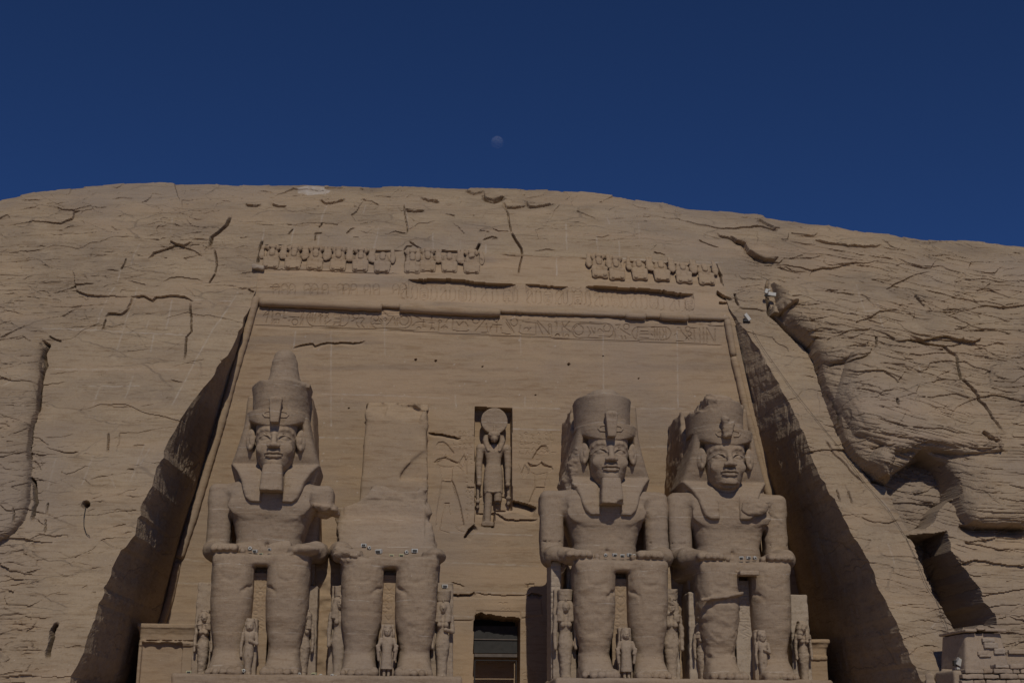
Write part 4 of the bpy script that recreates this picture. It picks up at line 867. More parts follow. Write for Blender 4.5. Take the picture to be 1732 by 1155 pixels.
def body_mesh(kind, seed):
    """kind: 'one' (right upper arm lost), 'two' (everything above the lap lost), 'three', 'four'"""
    v = Vol((-4.5, -1.4, -.25), (4.5, 8.0, 12.4), .075); dxt = -.42 if kind == 'three' else 0.0; aw = 1.08 if kind == 'three' else 1.0
    # legs
    for s in (-1, 1):
        c = s*1.52
        v.loft([.1,.6,1.1,1.9,3.0,4.2,5.2,6.62], [.86,.82,.80,.92,1.12,1.20,1.19,1.20], [.55,.60,.62,.45,.25,.14,.06,.12], [2.4,2.3,2.3,2.5,2.8,2.9,2.9,3.0], 2.7, .1, zr=.22, cx=[c,c,c,c,c*1.0,c*1.0,c*1.0,c])
        # foot
        v.loft([-.2,.2,.45,.8,1.25], [1.02,1.02,.98,.9,.8], [-.55,-.62,-.35,.1,.6], [2.5,2.5,2.4,2.3,2.2], 3.0, .25, cx=c)
        for k in range(5):
            tx = c-s*.82+s*.41*k; r = (.27,.225,.205,.195,.18)[k]; fy = (-.88,-.92,-.84,-.72,-.55)[k]
            v.cap((tx,-.2,.25), (tx,fy,.13), r*.95, r, .06)
        # kneecap outline and calf muscle line
        v.chain([(c-.62,.10,6.0),(c-.58,.02,5.5),(c-.42,.02,5.22),(c,-.0,5.12),(c+.42,.02,5.22),(c+.58,.02,5.5),(c+.62,.10,6.0)], .09, .10, 'cut')
        v.chain([(s*.42,.75,4.85),(s*.62,.42,4.78),(s*.9,.18,4.55),(s*1.0,.12,4.0),(s*.98,.18,3.3)], .07, .09, 'cut')
    # thighs and kilt
    v.box((0,4.0,5.72), (2.70,3.2,.9), .38, .15); v.box((0,1.45,6.33), (2.66,1.0,.30), .2, .2)
    for s in (-1, 1): v.cap((s*1.55,5.0,5.5), (s*1.55,1.9,5.5), 1.2, 1.15, .2)
    v.box((0,.3,3.0), (.36,1.7,3.02), .05, .04, 'cut')
    if kind == 'four': v.box((0,.15,5.95), (.55,.45,.13), .04, .03)
    if kind != 'two':
        v.ax[0] = v.ax[0]-dxt
        v.loft([5.8,7.0,8.0,9.0,10.0,10.75,11.2,11.6,11.95], [2.25,2.05,1.95,2.22,2.62,2.85,2.6,1.9,1.1], [3.4,3.46,3.5,3.45,3.38,3.36,3.5,3.85,4.2], [7.4]*9, 3.6, .2)
        for s in (-1, 1):
            v.ell((s*1.25,3.52,9.85), (1.15,.13,.60), .4)
        v.ell((0,3.44,7.55), (.14,.2,.16), .06, 'cut'); v.chain([(-.4,3.36,9.0),(-.3,3.36,9.2),(-.1,3.36,9.05),(.1,3.36,9.2),(.3,3.36,9.05),(.45,3.36,9.2)], .035, .03, 'cut')
        v.box((0,2.6,6.6), (1.9,1.6,.12), .1, .3)
        lost = 1 if kind == 'one' else 0
        for s in (-1, 1):
            v.box((s*2.80*aw,5.05,10.52), (.92,1.0,.80), .45, .35)
            if s == lost:
                v.ell((3.3,5.0,9.85), (.75,.9,.5), .15); v.ell((3.55,4.6,9.35), (.85,1.1,.42), .08, 'cut')
                v.rough(.22, .55, 3.3, lambda x, y, z: (x > 2.6)*(z < 10.15)*(z > 8.6))
            else:
                v.box((s*2.97*aw,4.8,9.0), (.70,.84,1.9), .48, .12)
                if kind in ('three', 'four'): v.chain([(s*2.5*aw,4.1,8.15),(s*3.0*aw,3.95,8.1),(s*3.6*aw,4.2,8.15)], .04, .05, 'cut')
            v.cap((s*2.98*aw,4.7,7.25), (s*2.9*aw,2.6,7.08), .68, .64, .15); v.cap((s*2.9*aw,2.6,7.08), (s*2.4,1.3,6.95), .64, .50, .15, sc=(1,1,.9))
            if s == lost:
                v.ell((2.4,.6,6.9), (.9,.8,.35), .2); v.rough(.10, .5, 2.1, lambda x, y, z: (x > 1.2)*(z > 6.5)*(z < 7.6)*(y < 2.4))
            else:
                hx = s*2.05; v.box((hx,1.1,6.95), (.76,.75,.26), .2, .15)
                for k in range(4):
                    fx = hx+s*(.60-.385*k); v.chain([(fx,.8,6.98),(fx*.995,.28+.05*abs(k-1.5),6.90)], [.20,.19], .03)
                v.chain([(hx-s*.6,1.5,6.95),(hx-s*.95,.95,6.84),(hx-s*1.02,.5,6.80)], [.2,.18,.16], .05)
        if kind == 'one':
            v.box((.95,2.3,7.0), (.72,.7,.42), .2, .05, ry=-.25, rx=-.2); v.box((.2,2.2,6.8), (.5,.5,.3), .1, .05, ry=.5); v.ell((-1.0,3.0,7.1), (1.1,.8,.55), .3); v.rough(.06, .5, 6, lambda x, y, z: (np.abs(x) < 1.8)*(y > 1.5)*(y < 3.3)*(z > 6.6)*(z < 7.9))
        # cartouche on the upper arms
        for s in (-1, 1):
            if s == lost: continue
            yf = lambda x, z: 3.97+.25*max(0, abs(x-s*2.97*aw)-.22)
            P = lambda a, b: (s*2.97*aw+a, yf(s*2.97*aw+a, 0)-.02, b)
            for l in ([(-.2,9.75),(-.2,8.55),(-.1,8.42),(.1,8.42),(.2,8.55),(.2,9.75),(.1,9.88),(-.1,9.88),(-.2,9.75)], [(-.1,9.6),(.08,9.5),(-.08,9.38)], [(-.1,9.2),(.1,9.2)], [(-.08,9.02),(.08,8.92),(-.06,8.82)], [(-.1,8.66),(.1,8.6)]):
                v.chain([P(a, b) for a, b in l], .035, .02, 'cut')
        v.ax[0] = v.ax[0]+dxt
    else:
        # seat of the lost torso: a worn slope of rock rising to the wall, arms broken off
        v.loft([6.2,7.0,7.8,8.8,10.0,11.9], [2.9,2.85,3.05,3.05,2.95,2.8], [1.8,3.6,5.6,6.6,7.2,7.5], [9.8]*6, 7.0, .3, cx=[0,0,-.2,-.38,-.55,-.6], zr=.12)
        v.cap((-3.0,4.6,7.3), (-2.75,1.6,6.95), .66, .62, .15); v.ell((-2.3,.8,6.7), (.9,.8,.3), .2)
        v.ell((2.5,2.4,6.9), (.7,1.6,.45), .25); v.ell((0,3.3,7.35), (.14,.3,.14), .05, 'cut')
        v.ell((-3.1,7.4,11.9), (2.0,1.8,1.3), .05, 'cut', ry=.35); v.ell((.4,7.2,12.1), (1.3,1.2,.5), .05, 'cut', ry=-.2); v.rough(.17, 1.5, 6.7, lambda x, y, z: (z > 7)*((x > 2.0)|(z > 11.0)|(x < -3.0))); v.rough(.07, 1.1, 4.2, lambda x, y, z: (z > 6.45)*1.0); [v.chain(l, .06, .04, 'cut') for l in ([(.2,5.1,10.3),(.6,5.1,10.0),(1.1,5.1,10.05)],[(-1.9,4.7,8.8),(-1.3,4.8,9.1),(-.7,4.8,8.7),(-.3,4.6,8.2)],[(.9,4.8,9.0),(1.6,4.8,8.9),(2.0,4.8,9.05)],[(-2.4,4.2,8.0),(-1.7,4.3,8.1)],[(-.6,5.3,10.9),(-.2,5.2,10.2),(-.3,5.1,9.6)])]; v.rough(.03, .4, 3.2); v.rough(.14, .35, 7.2, lambda x, y, z: (x < -1.2)*(z > 6.2)*(z < 7.2)*(y < 1.8))
    if kind == 'three':
        v.ell((-3.3,2.4,6.75), (.6,.55,.4), .05, 'cut'); v.rough(.1, .4, 5.5, lambda x, y, z: (x < -2.7)*(z > 6.2)*(z < 7.4)*(y < 4))
        v.rough(.09, .8, 2.9, lambda x, y, z: (x < -.5)*(z < 5))
    if kind == 'four':
        v.ell((1.35,3.05,10.3), (.85,.22,.55), .04); v.rough(.11, .4, 8.8, lambda x, y, z: (x > .2)*(z > 9.3)*(y < 4)); v.box((-1.6,.05,4.6), (1.25,.25,.10), .05, .1, ry=-.15); v.rough(.10, .45, 1.9, lambda x, y, z: (x < -.2)*(z < 4.9)*(z > .8))
        v.cap((-3.0,4.5,6.3), (-2.4,1.4,6.5), .55, .45, .2)
    v.rough(.05, 1.3, seed, None, 4); v.rough(.018, .35, seed+2); v.rough(.05, .5, seed+4, lambda x, y, z: sst(.15, .5, vn3(x/1.7, y/1.7, z/1.2)))
    return v.mesh('body')
def throne_mesh(kind, seed):
    v = Vol((-4.2, 1.2, -.25), (4.2, 11.6, 6.9), .11)
    v.loft([-.2,4.9,5.6], [3.1,3.02,2.95], [3.3,3.3,3.3], [11.5]*3, 14.0); v.box((0,7.0,5.9), (2.9,4.0,.7), .1, .05)
    v.rough(.05, .9, seed)
    return v.mesh('throne')
def pedestal_mesh(seed):
    v = Vol((-4.6, -2.2, -3.2), (4.6, 4.0, .3), .10)
    v.box((0,1.5,-1.5), (4.1,3.0,1.5), .12)
    for x in (-2.6,-1.5,-.4,.7,1.8,2.9): v.chain([(x+.42*math.cos(a), -1.52, -.75+.42*math.sin(a)) for a in np.linspace(0, 6.283, 13)], .06, .04, 'cut')
    v.rough(.08, .8, seed)
    return v.mesh('pedestal')
def pillar_mesh(kind, seed):
    v = Vol((-3.2, 5.2, 5.5), (3.2, 12.2, 18.6), .11)
    if kind == 'two':
        v.loft([6,10.2,11.6,13,17.6,17.95], [2.4,2.25,2.15,2.12,2.0,1.95], [7.6,8.6,9.2,9.3,9.7,9.8], [12.0]*6, 16.0, cx=[0,0,.0,.0,.05,.05])
        for x, z in ((-1.3,17.55), (-.1,17.45), (1.0,17.2)): v.box((x,9.45,z+.15), (.72,.5,.55), .05, .03, 'cut', ry=.35, rx=-.45)
        v.ell((2.0,9.2,17.9), (.8,1.2,.6), .1, 'cut'); v.op(lambda x, y, z: np.maximum(np.maximum(np.maximum((y-9.55), z-15.1-.0*x), .75*(x-.15)*0+(.35+2.2*np.clip((z-12.8)/2.3,0,1)**1.6-x)), 12.7-z), (0,5,12.5), (3,9.6,15.3), .02, 'cut')
        v.rough(.12, .5, 3.1, lambda x, y, z: (z > 16.6)*1.0); v.rough(.03, .9, 6.1); v.rough(.10, .8, 2.2, lambda x, y, z: (x > 1.6)*1.0)
    else:
        v.loft([5.6,11.5,14.5,17.2], [2.9,2.55,2.25,2.05], [6.6,6.6,6.4,6.2], [12.0]*4, 16.0)
        v.cap((-1.9,6.4,16.6), (-1.9,6.4,19), 1.0, 1.0, .1, 'cut') if kind != 'one' else None
        v.rough(.12, .7, seed, lambda x, y, z: (x < 0)*1.0 if kind != 'one' else .3)
    return v.mesh('back_pillar')
def slab_mesh(seed):
    """inscribed strip between the shins"""
    R = np.random.RandomState(seed); v = Vol((-.6, 1.0, -.1), (.6, 2.6, 6.0), .035)
    v.box((0,1.95,2.85), (.52,.55,2.85), .03)
    z = 5.5
    while z > 2.6:
        k = R.randint(5); h = R.uniform(.2, .34)
        for l in ([[(-.25,z),(.2,z-h*.6),(-.1,z-h)], [(.1,z),(.3,z-.1)]], [[(-.28,z-.05),(.28,z-.05)], [(-.28,z-h*.8),(.28,z-h*.8)]], [[(-.2+.2*math.cos(a)*.8, z-h/2+.13*math.sin(a)) for a in np.linspace(0, 6.3, 9)], [(.15,z),(.15,z-h)]], [[(-.3,z-h),(-.3,z),(-.12,z),(-.12,z-h)], [(.05,z-h),(.2,z),(.32,z-h)]], [[(-.25,z),(0,z-h),(.25,z)]])[k]:
            v.chain([(a, 1.40, b) for a, b in l], .028, .02, 'cut')
        z -= h+.12
    v.chain([(.26*math.cos(a), 1.40, 4.2+.45*math.sin(a)) for a in np.linspace(0, 6.283, 15)], .03, .02, 'cut')
    v.rough(.015, .3, seed)
    return v.mesh('inscribed_slab')
XS = {'one': -8.1, 'two': -.85, 'three': 12.42, 'four': 19.62}
LABS = {'one': 'leftmost seated colossus with tall double crown and a broken right-hand arm', 'two': 'shattered seated colossus with only legs and lap left beside the doorway',
        'three': 'seated colossus with long square beard and flat crown right of the doorway', 'four': 'beardless seated colossus with chipped crown beside the right recess wall'}
HX = {'one': .14, 'three': -.22, 'four': -.16}; HZ = {'one': 0.0, 'three': -.36, 'four': -.5}; CX_ = {'one': .08, 'three': -.16, 'four': -.26}
_head = head_mesh(); _headb = head_mesh(True)
for i, k in enumerate(XS):
    root = thing('colossal_statue', (XS[k], KY, PED), LABS[k], 'statue', 'seated colossi on the temple front')
    link('body', body_mesh(k, 2.0+3.1*i), root, [M['statue']]); link('throne', throne_mesh(k, 1.0+i), root, [M['statue']]); link('back_pillar', pillar_mesh(k, 3.0+i), root, [M['facade']])
    link('pedestal', pedestal_mesh(5.0+i), root, [M['statue']])
    link('inscribed_slab', slab_mesh(20+i), root, [M['facade'] if k != 'four' else M['pale']])
    if k == 'two': continue
    hx = (HX[k], -.25, HZ[k]); nx = (HX[k], -.1, HZ[k]*.6); cx = (HX[k]+CX_[k], -.2, HZ[k])
    link('head', _headb if k == 'four' else _head, root, [M['statue']], hx)
    link('headdress', nemes_mesh(k == 'three', i), root, [M['statue']], hx)
    link('crown', crown_mesh({'one': 'double', 'three': 'flat', 'four': 'notched'}[k], 2.0+i), root, [M['statue']], cx)
    link('cobra_ornament', uraeus_mesh(k == 'four'), root, [M['statue']], hx)
    if k != 'four': link('beard', beard_mesh(1 if k == 'three' else None), root, [M['statue']], hx)
# ------------------------------------------------------------------ small standing figures, falcon god, baboon frieze
def _mini_face(v, zc, y0, s):
    """eyes, nose, mouth on a small head; zc eye height, y0 face front, s scale"""
    for k in (-1, 1): v.ell((k*.11*s, y0+.03*s, zc), (.075*s,.05*s,.035*s), .02, 'cut'); v.ell((k*.10*s, y0+.04*s, zc), (.05*s,.03*s,.025*s), .01)
    v.cap((0, y0+.01*s, zc+.02*s), (0, y0-.05*s, zc-.14*s), .03*s, .045*s, .03); v.cap((-.08*s, y0+.02*s, zc-.235*s), (.08*s, y0+.02*s, zc-.235*s), .025*s, .025*s, .02)
def queen_mesh(crown, seed, lean=0, worn=0.0, bent=0):
    v = Vol((-1.0, -.8, -.05), (1.0, .75, 5.8), .04)
    v.loft([0,.3,1.0,1.7,2.25,2.6,2.95,3.4,3.8,4.02,4.15], [.36,.33,.35,.43,.50,.44,.36,.42,.56,.46,.2], [-.40,-.30,-.28,-.32,-.34,-.30,-.26,-.30,-.26,-.2,-.15], [.5]*11, 2.6, .05)
    v.chain([(0,-.36,2.0),(0,-.33,1.0),(0,-.42,0)], .045, .05, 'cut')
    for k in (-1, 1):
        v.ell((k*.21,-.30,3.36), (.17,.16,.17), .06); v.cap((k*.18,-.2,.1), (k*.18,-.5,.07), .14, .12, .04)
        if bent == k: v.chain([(k*.58,0,3.85),(k*.66,-.08,2.95),(k*.15,-.36,3.05)], [.16,.14,.11], .05)
        else: v.chain([(k*.58,0,3.85),(k*.68,0,2.9),(k*.66,-.10,2.05)], [.16,.14,.12], .05); v.ell((k*.66,-.12,1.95), (.12,.14,.16), .04)
    v.loft([3.55,3.9,4.4,4.75,4.95], [.60,.60,.56,.48,.34], [-.36,-.36,-.34,-.32,-.2], [.45]*5, 3.2, .03, zr=.06)       # wig
    v.loft([3.5,3.9,4.15,4.3], [.17,.16,.18,.2], [-.8]*4, [-.30,-.24,-.2,-.2], 3.0, .03, 'cut')                           # opening between lappets
    v.ell((0,-.26,4.48), (.26,.24,.36), .03); _mini_face(v, 4.52, -.48, 1.0)
    if crown: v.loft([4.9,5.2,5.58], [.43,.45,.52], [-.30,-.32,-.38], [.45]*3, 2.8, .02, zr=.03); v.ell((0,-.38,4.88), (.06,.1,.14), .03)
    else: v.box((0,.1,5.0), (.34,.3,.12), .08, .05)
    v.rough(.03+.05*worn, .5, seed); v.rough(.012, .2, seed+3)
    if worn: v.rough(.09*worn, .4, seed+6, lambda x, y, z: z > 3.9)
    return v.mesh('figure')
def prince_mesh(kind, seed):
    v = Vol((-.8, -.7, -.05), (.8, .55, 3.1), .03)
    if kind == 'robe':
        v.loft([.42,.9,1.5,1.85,2.15,2.3], [.40,.36,.32,.40,.42,.18], [-.36,-.33,-.30,-.30,-.24,-.15], [.4]*6, 3.2, .04)
        for k in (-1, 1): v.cap((k*.14,-.1,.0), (k*.14,-.1,.45), .10, .11, .03); v.cap((k*.14,-.1,.06), (k*.14,-.36,.06), .09, .08, .03); v.chain([(k*.42,-.05,2.1),(k*.58,-.15,1.55),(k*.50,-.12,.95)], [.12,.12,.09], .05); v.box((k*.56,-.1,1.6), (.11,.18,.22), .06, .04, ry=k*.4)
    else:
        v.loft([.0,.5,1.0,1.35,1.7,2.05,2.25,2.35], [.22,.21,.30,.30,.26,.36,.38,.2], [-.2,-.2,-.25,-.26,-.24,-.26,-.2,-.15], [.4]*8, 2.6, .04)
        v.chain([(0,-.25,1.0),(0,-.25,0)], .05, .03, 'cut'); v.cap((-.13,-.1,.06), (-.13,-.36,.06), .1, .08, .03); v.cap((.13,-.1,.06), (.13,-.36,.06), .1, .08, .03)
        v.chain([(-.38,0,2.15),(-.46,-.02,1.5),(-.42,-.08,1.0)], [.11,.1,.08], .04); v.chain([(.38,0,2.15),(.46,-.1,1.65),(.05,-.32,1.78)], [.11,.1,.08], .04)
    v.ell((0,-.14,2.52), (.22,.24,.27), .04); v.loft([2.25,2.6,2.85,2.98], [.34,.32,.28,.22], [-.12,-.16,-.18,-.12], [.4]*4, 3.0, .03); _mini_face(v, 2.55, -.36, .8)
    v.rough(.025, .35, seed); v.rough(.05, .3, seed+2, lambda x, y, z: z > 2.3)
    return v.mesh('figure')
def slab_part(root, w, h, y0, y1, mat, tilt=0.0, seed=0):
    v = Vol((-w-.2, y0-.2, -.1), (w+.2, y1+.2, h+.3), .07); v.box((0,(y0+y1)/2,h/2), (w,(y1-y0)/2,h/2), .04, tx=-.06); v.rough(.05, .5, seed)
    link('back_slab', v.mesh('back_slab'), root, [mat])
FIG = [  # px, crown or head top py, slab top py, Y, kind, crown, worn, bent, slab half width, material, label
 (348,1032,984,77.3,'q',0,1.0,0,.62,'figure','worn slender queen figure left of the first colossus beside the left chapel'),
 (424,1046,0,75.9,'p1',0,0,0,0,'figure','small figure with arm across chest between the shins of the crowned left colossus'),
 (517,1030,990,77.3,'q',0,.7,0,.66,'figure','headworn queen figure on tall slab right of the first colossus leg'),
 (578,991,990,77.3,'q',1,.1,0,.60,'figure','sharp faced queen figure with tall flat crown left of the shattered colossus'),
 (656,1056,0,75.9,'p2',0,0,0,0,'figure','small robed figure with flared elbows between the shattered colossus shins'),
 (750,999,985,77.3,'q',1,.2,1,.62,'figure','queen figure with long wig and crown standing left of the doorway'),
 (956,997,996,77.3,'q',1,.15,0,.66,'figure','queen figure with full round wig standing right of the doorway'),
 (1058,1062,0,75.9,'p2',0,0,0,0,'figure','small robed figure between the shins of the long bearded right colossus'),
 (1133,996,996,77.6,'q',1,.8,0,.55,'pale','pale half hidden queen figure tucked right of the bearded colossus leg'),
 (1186,1048,1001,77.3,'q',0,.6,0,.66,'pale','pale lower queen figure on tall slab left of the beardless colossus'),
 (1288,1066,0,75.9,'p1',0,0,0,0,'figure','small figure with folded arm between the shins of the beardless colossus'),
 (1356,1050,1005,77.6,'q',0,.6,0,.55,'pale','pale slim queen figure squeezed behind the rightmost colossal leg')]
for i, (px, py, ps, Y, kind, crown, worn, bent, sw, mat, lab) in enumerate(FIG):
    p = at(px, py, Y); h = p[2]-PED; full = 5.58 if crown else 5.1
    root = thing('queen_statue' if kind == 'q' else 'prince_statue', (p[0], Y, PED), lab, 'statue', 'small family statues around the colossal legs')
    if kind == 'q':
        o = link('figure', queen_mesh(crown, 1.0+i*2.3, 0, worn, bent), root, [M['figure']]); s = h/full; o.scale = (s*.98, 1.0, s)
        if ps: slab_part(root, sw, at(px, ps, Y+.4)[2]-PED, .32, 2.2, M[mat], 0, i)
    else:
        o = link('figure', prince_mesh('robe' if kind == 'p2' else 'arm', 3.0+i), root, [M['figure']]); s = h/2.95; o.scale = (s*.9, 1.0, s)
        slab_part(root, .40, h*1.02, .2, .75, M['figure'], 0, i)

def build_falcon():
    Y = Yfac(18.5)+.42; c = at(720+505/4.442, 660+1020/4.442, Y); u = .00905
    root = thing('falcon_god_statue', tuple(c), 'falcon-headed god with sun disc standing in the niche above the doorway', 'statue')
    q = lambda x, y: ((x-505)*u*.97, (1020-y)*u)
    v = Vol((-1.7, -1.0, -.1), (1.7, .9, 6.6), .045)
    X = lambda x, y, d=0.0: (q(x, y)[0], d, q(x, y)[1])
    zz = lambda y: (1020-y)*u
    v.loft([zz(y) for y in (780,700,600,565,520,470,430,412)], [.64,.66,.60,.50,.52,.64,.72,.3], [-.34,-.36,-.34,-.28,-.3,-.34,-.28,-.15], [.7]*8, 2.8, .05)         # kilt and torso
    v.chain([X(432,590,-.37),X(575,590,-.37)], .03, .03, 'cut'); v.chain([X(432,765,-.37),X(500,775,-.37),X(572,765,-.37)], .03, .03)
    for k in (-1, 1):
        v.chain([(k*.90,.05,zz(440)),(k*.98,.05,zz(570)),(k*.96,-.05,zz(690))], [.26,.22,.17], .08); v.ell((k*.96,-.1,zz(715)), (.17,.2,.16), .05)
        v.ell((k*.70,.05,zz(440)), (.42,.3,.25), .15)
    v.cap(X(470,770,-.05), X(462,1000,-.05), .27, .22, .06); v.cap(X(540,765,-.05), X(540,835,-.05), .28, .26, .06); v.ell((q(540,850)[0],-.2,zz(850)), (.3,.3,.12), .03, 'cut')
    v.box((q(465,1000)[0],.1,.12), (.40,.35,.14), .05, .05); v.cap(X(445,900,.1), X(440,1010,.1), .12, .12, .05)
    v.ell((0,-.30,zz(350)), (.42,.40,.30), .06); v.ell((0,-.46,zz(385)), (.24,.36,.20), .08); v.cap((0,-.75,zz(385)), (0,-.70,zz(408)), .10, .05, .06)
    for k in (-1, 1): v.ell((k*.26,-.58,zz(348)), (.13,.08,.10), .03); v.ell((k*.26,-.63,zz(348)), (.07,.06,.05), .02, 'cut')
    for k in (-1, 1): v.loft([zz(y) for y in (472,430,390,345)], [.13,.22,.22,.16], [-.40,-.38,-.34,-.3], [.5]*4, 3.0, .03, cx=[k*.34,k*.46,k*.56,k*.52], zr=.04)
    v.rough(.015, .3, 2.0)
    link('body', v.mesh('body'), root, [M['statue']])
    v = Vol((-1.2, -.7, 5.6), (1.2, .6, 8.1), .045); zc = zz(240); v.op(lambda x, y, z: np.maximum(np.sqrt(x*x+(z-zc)**2)-.90, np.abs(y+.08)-.26)+0*x, (-1,-.5,zc-1), (1,.4,zc+1), .1); v.cap((0,-.42,zz(335)), (0,-.42,zz(285)), .11, .06, .05); v.rough(.03, .5, 4)
    link('sun_disc', v.mesh('sun_disc'), root, [M['statue']])
    for k, y1 in ((-1, 880), (1, 850)):
        v = Vol((k*.92-.5, -.5, zz(900)), (k*.92+.5, .8, zz(690)), .04); x0 = k*1.02; v.cap((x0,.1,zz(700)), (x0,.15,zz(y1)), .09, .10, .03); v.ell((x0,.05,zz(y1-40)), (.17,.18,.14), .04); v.rough(.04, .2, 2+k)
        link('held_emblem', v.mesh('held_emblem'), root, [M['statue']])
build_falcon()

def baboon_mesh(kind, seed):
    v = Vol((-.95, -.85, -.08), (.95, .5, 1.85), .03)
    v.ell((0,.0,.98), (.34,.40,.46), .08); v.loft([0,.35,.62], [.36,.36,.30], [-.36,-.40,-.34], [.4]*3, 3.0, .06)
    if kind != 'armless':
        for k in (-1, 1): v.ell((k*.50,-.26,.98), (.16,.22,.36), .04); v.cap((k*.50,-.3,1.25), (k*.46,-.34,1.50), .10, .09, .05)
    for k in (-1, 1): v.cap((k*.24,-.22,.08), (k*.27,-.34,.58), .15, .14, .06); v.cap((k*.22,-.2,.04), (k*.22,-.42,.05), .09, .08, .03)
    v.cap((0,-.42,1.15), (0,-.42,.9), .15, .13, .05)
    if kind != 'headless':
        v.ell((0,-.16,1.48), (.36,.34,.27), .05); v.ell((0,-.46,1.38), (.18,.20,.14), .05); v.cap((-.2,-.34,1.52), (.2,-.34,1.52), .07, .07, .04)
        for k in (-1, 1): v.ell((k*.13,-.42,1.46), (.05,.06,.035), .02, 'cut'); v.ell((k*.33,-.15,1.56), (.09,.10,.10), .04)
    if kind == 'cavity': v.ell((.15,-.5,.75), (.45,.4,.28), .05, 'cut')
    v.rough(.035, .3, seed); v.rough(.04, .5, seed+4)
    return v.mesh('baboon')
_bab = {k: [baboon_mesh(k, s) for s in (1.0, 4.4, 8.1, 12.7)] for k in ('whole', 'headless', 'armless', 'cavity')}
ORD = ['first', 'second', 'third', 'fourth', 'fifth', 'sixth', 'seventh', 'eighth', 'ninth', 'tenth', 'eleventh']
def on_top(px, py):
    Y = 88.0
    for _ in range(40):
        p = at(px, py, Y); zs = 30+(p[2]-30)*11.5/(float(crest(p[0]))-30) if p[2] > 30 else p[2]; Y = Y+.6*(Ybase(zs)-Y)
    return at(px, py, Y)
for i, (px, py, kind) in enumerate([(457,455,'whole'),(494.5,456,'whole'),(531.5,457,'whole'),(570.5,458.5,'whole'),(608.5,460,'whole'),(646,462,'headless'),(697,463,'armless'),(723,461,'whole'),(760,462,'headless'),(798,464,'cavity'),
                                    (1015,471,'whole'),(1044,475,'armless'),(1083,475,'headless'),(1121,477,'headless'),(1158,480,'headless'),(1196,483,'headless')]):
    p = on_top(px, py); q = on_top(px, py-37); sc = (q[2]-p[2])/1.62/math.cos(.5); left = i < 10
    lab = '%s baboon from the left in the %s row of the carved frieze' % (ORD[i if left else i-10], 'left' if left else 'right')
    lab += {'whole': ', arms raised', 'headless': ', face worn away', 'armless': ', body badly eroded', 'cavity': ', chest broken open'}[kind]
    o = link('baboon_statue', _bab[kind][i % 4], None, [M['facade']], (p[0], p[1]+(.16 if left else .04), p[2])); o.scale = (sc*.98, .8, sc)
    o.rotation_euler = (-.5, 0, 0); tag(o, lab, 'carved baboon', 'baboons of the top frieze')
p = at(437, 456, 87.0)
v = Vol((-.6, -.5, -.3), (.6, .5, .4), .04); v.box((0,0,.05), (.42,.35,.16), .1, ry=.1); v.rough(.07, .4, 3)
o = link('loose_stone', v.mesh('loose_stone'), None, [M['pale']], tuple(on_top(437, 455)-np.array([0, .15, .05]))); tag(o, 'pale loose slab of stone resting at the left end of the baboon frieze', 'stone')
# ------------------------------------------------------------------ rock between the thrones, chapels, masonry, lamps, cables
def rock_infill():
    root = bpy.data.objects['temple_facade']; b = np.array(root.location)
    for x0, x1, yf, zt, sd in ((-5.9, -3.2, 79.05, 12.6, 1.0), (14.6, 17.4, 79.6, 12.4, 2.0)):
        v = Vol((x0-.5-b[0], yf-.6-b[1], 0), (x1+.5-b[0], 2.2, zt+1-b[2]), .11)
        v.loft([0.2, 5, zt-b[2]-1.2, zt-b[2]], [(x1-x0)/2]*4, [yf-b[1], yf-b[1]+.1, yf-b[1]+.3, yf-b[1]+.9], [2.2]*4, 14.0, cx=(x0+x1)/2-b[0], zr=.2)
        v.rough(.08, .9, sd); link('rock_infill', v.mesh('rock_infill'), root, [M['facade']])
rock_infill()

def chapel(px0, px1, pyt, Y, label, seed, panel):
    a = at(px0, pyt, Y); c = at(px1, pyt, Y); w = (c[0]-a[0])/2; h = a[2]-PED+.6; root = thing('side_chapel', ((a[0]+c[0])/2, Y, PED-.6), label, 'chapel')
    v = Vol((-w-.4, -.5, -.1), (w+.4, 7.5, h+.2), .055)
    v.box((0, 3.6, (h-1.15)/2), (w-.06, 3.6, (h-1.15)/2), .04)
    v.loft([h-1.25, h-1.1, h-.95], [w-.02]*3, [-.10, -.14, -.10], [7.2]*3, 20.0, .02)                     # torus band
    v.loft([h-.95, h-.6, h-.3, h-.22, h], [w-.04, w, w+.1, w+.16, w+.16], [0, -.04, -.16, -.24, -.24], [7.2]*5, 20.0)     # cavetto cornice
    n = int(w*2/.24)
    for k in range(n): x = -w+.12+k*(2*w-.2)/max(1, n-1); v.cap((x, -.16, h-.9), (x, -.30, h-.3), .022, .022, .02, 'cut'); v.ell((x, -.28, h-.12), (.06, .06, .06), .02, 'cut')
    if panel:
        v.box((panel[0], -.08, h*.25), (panel[1], .30, h*.25+panel[2]), .03, .0, 'cut'); v.rough(.08, .5, seed+3, lambda x, y, z: (y < .15)*(np.abs(z-(h-1.05)) < .12))
    v.rough(.02, .5, seed); link('chapel_body', v.mesh('chapel_body'), root, [M['facade']])
    return root
chapel(236, 334, 1054, 79.6, 'small stone chapel with ribbed cornice below the left recess wall', 1.0, (-.25, 1.15, .75))
chapel(1352, 1399, 1080, 80.2, 'narrow side chapel with ribbed cornice at the foot of the right recess wall', 4.0, None)

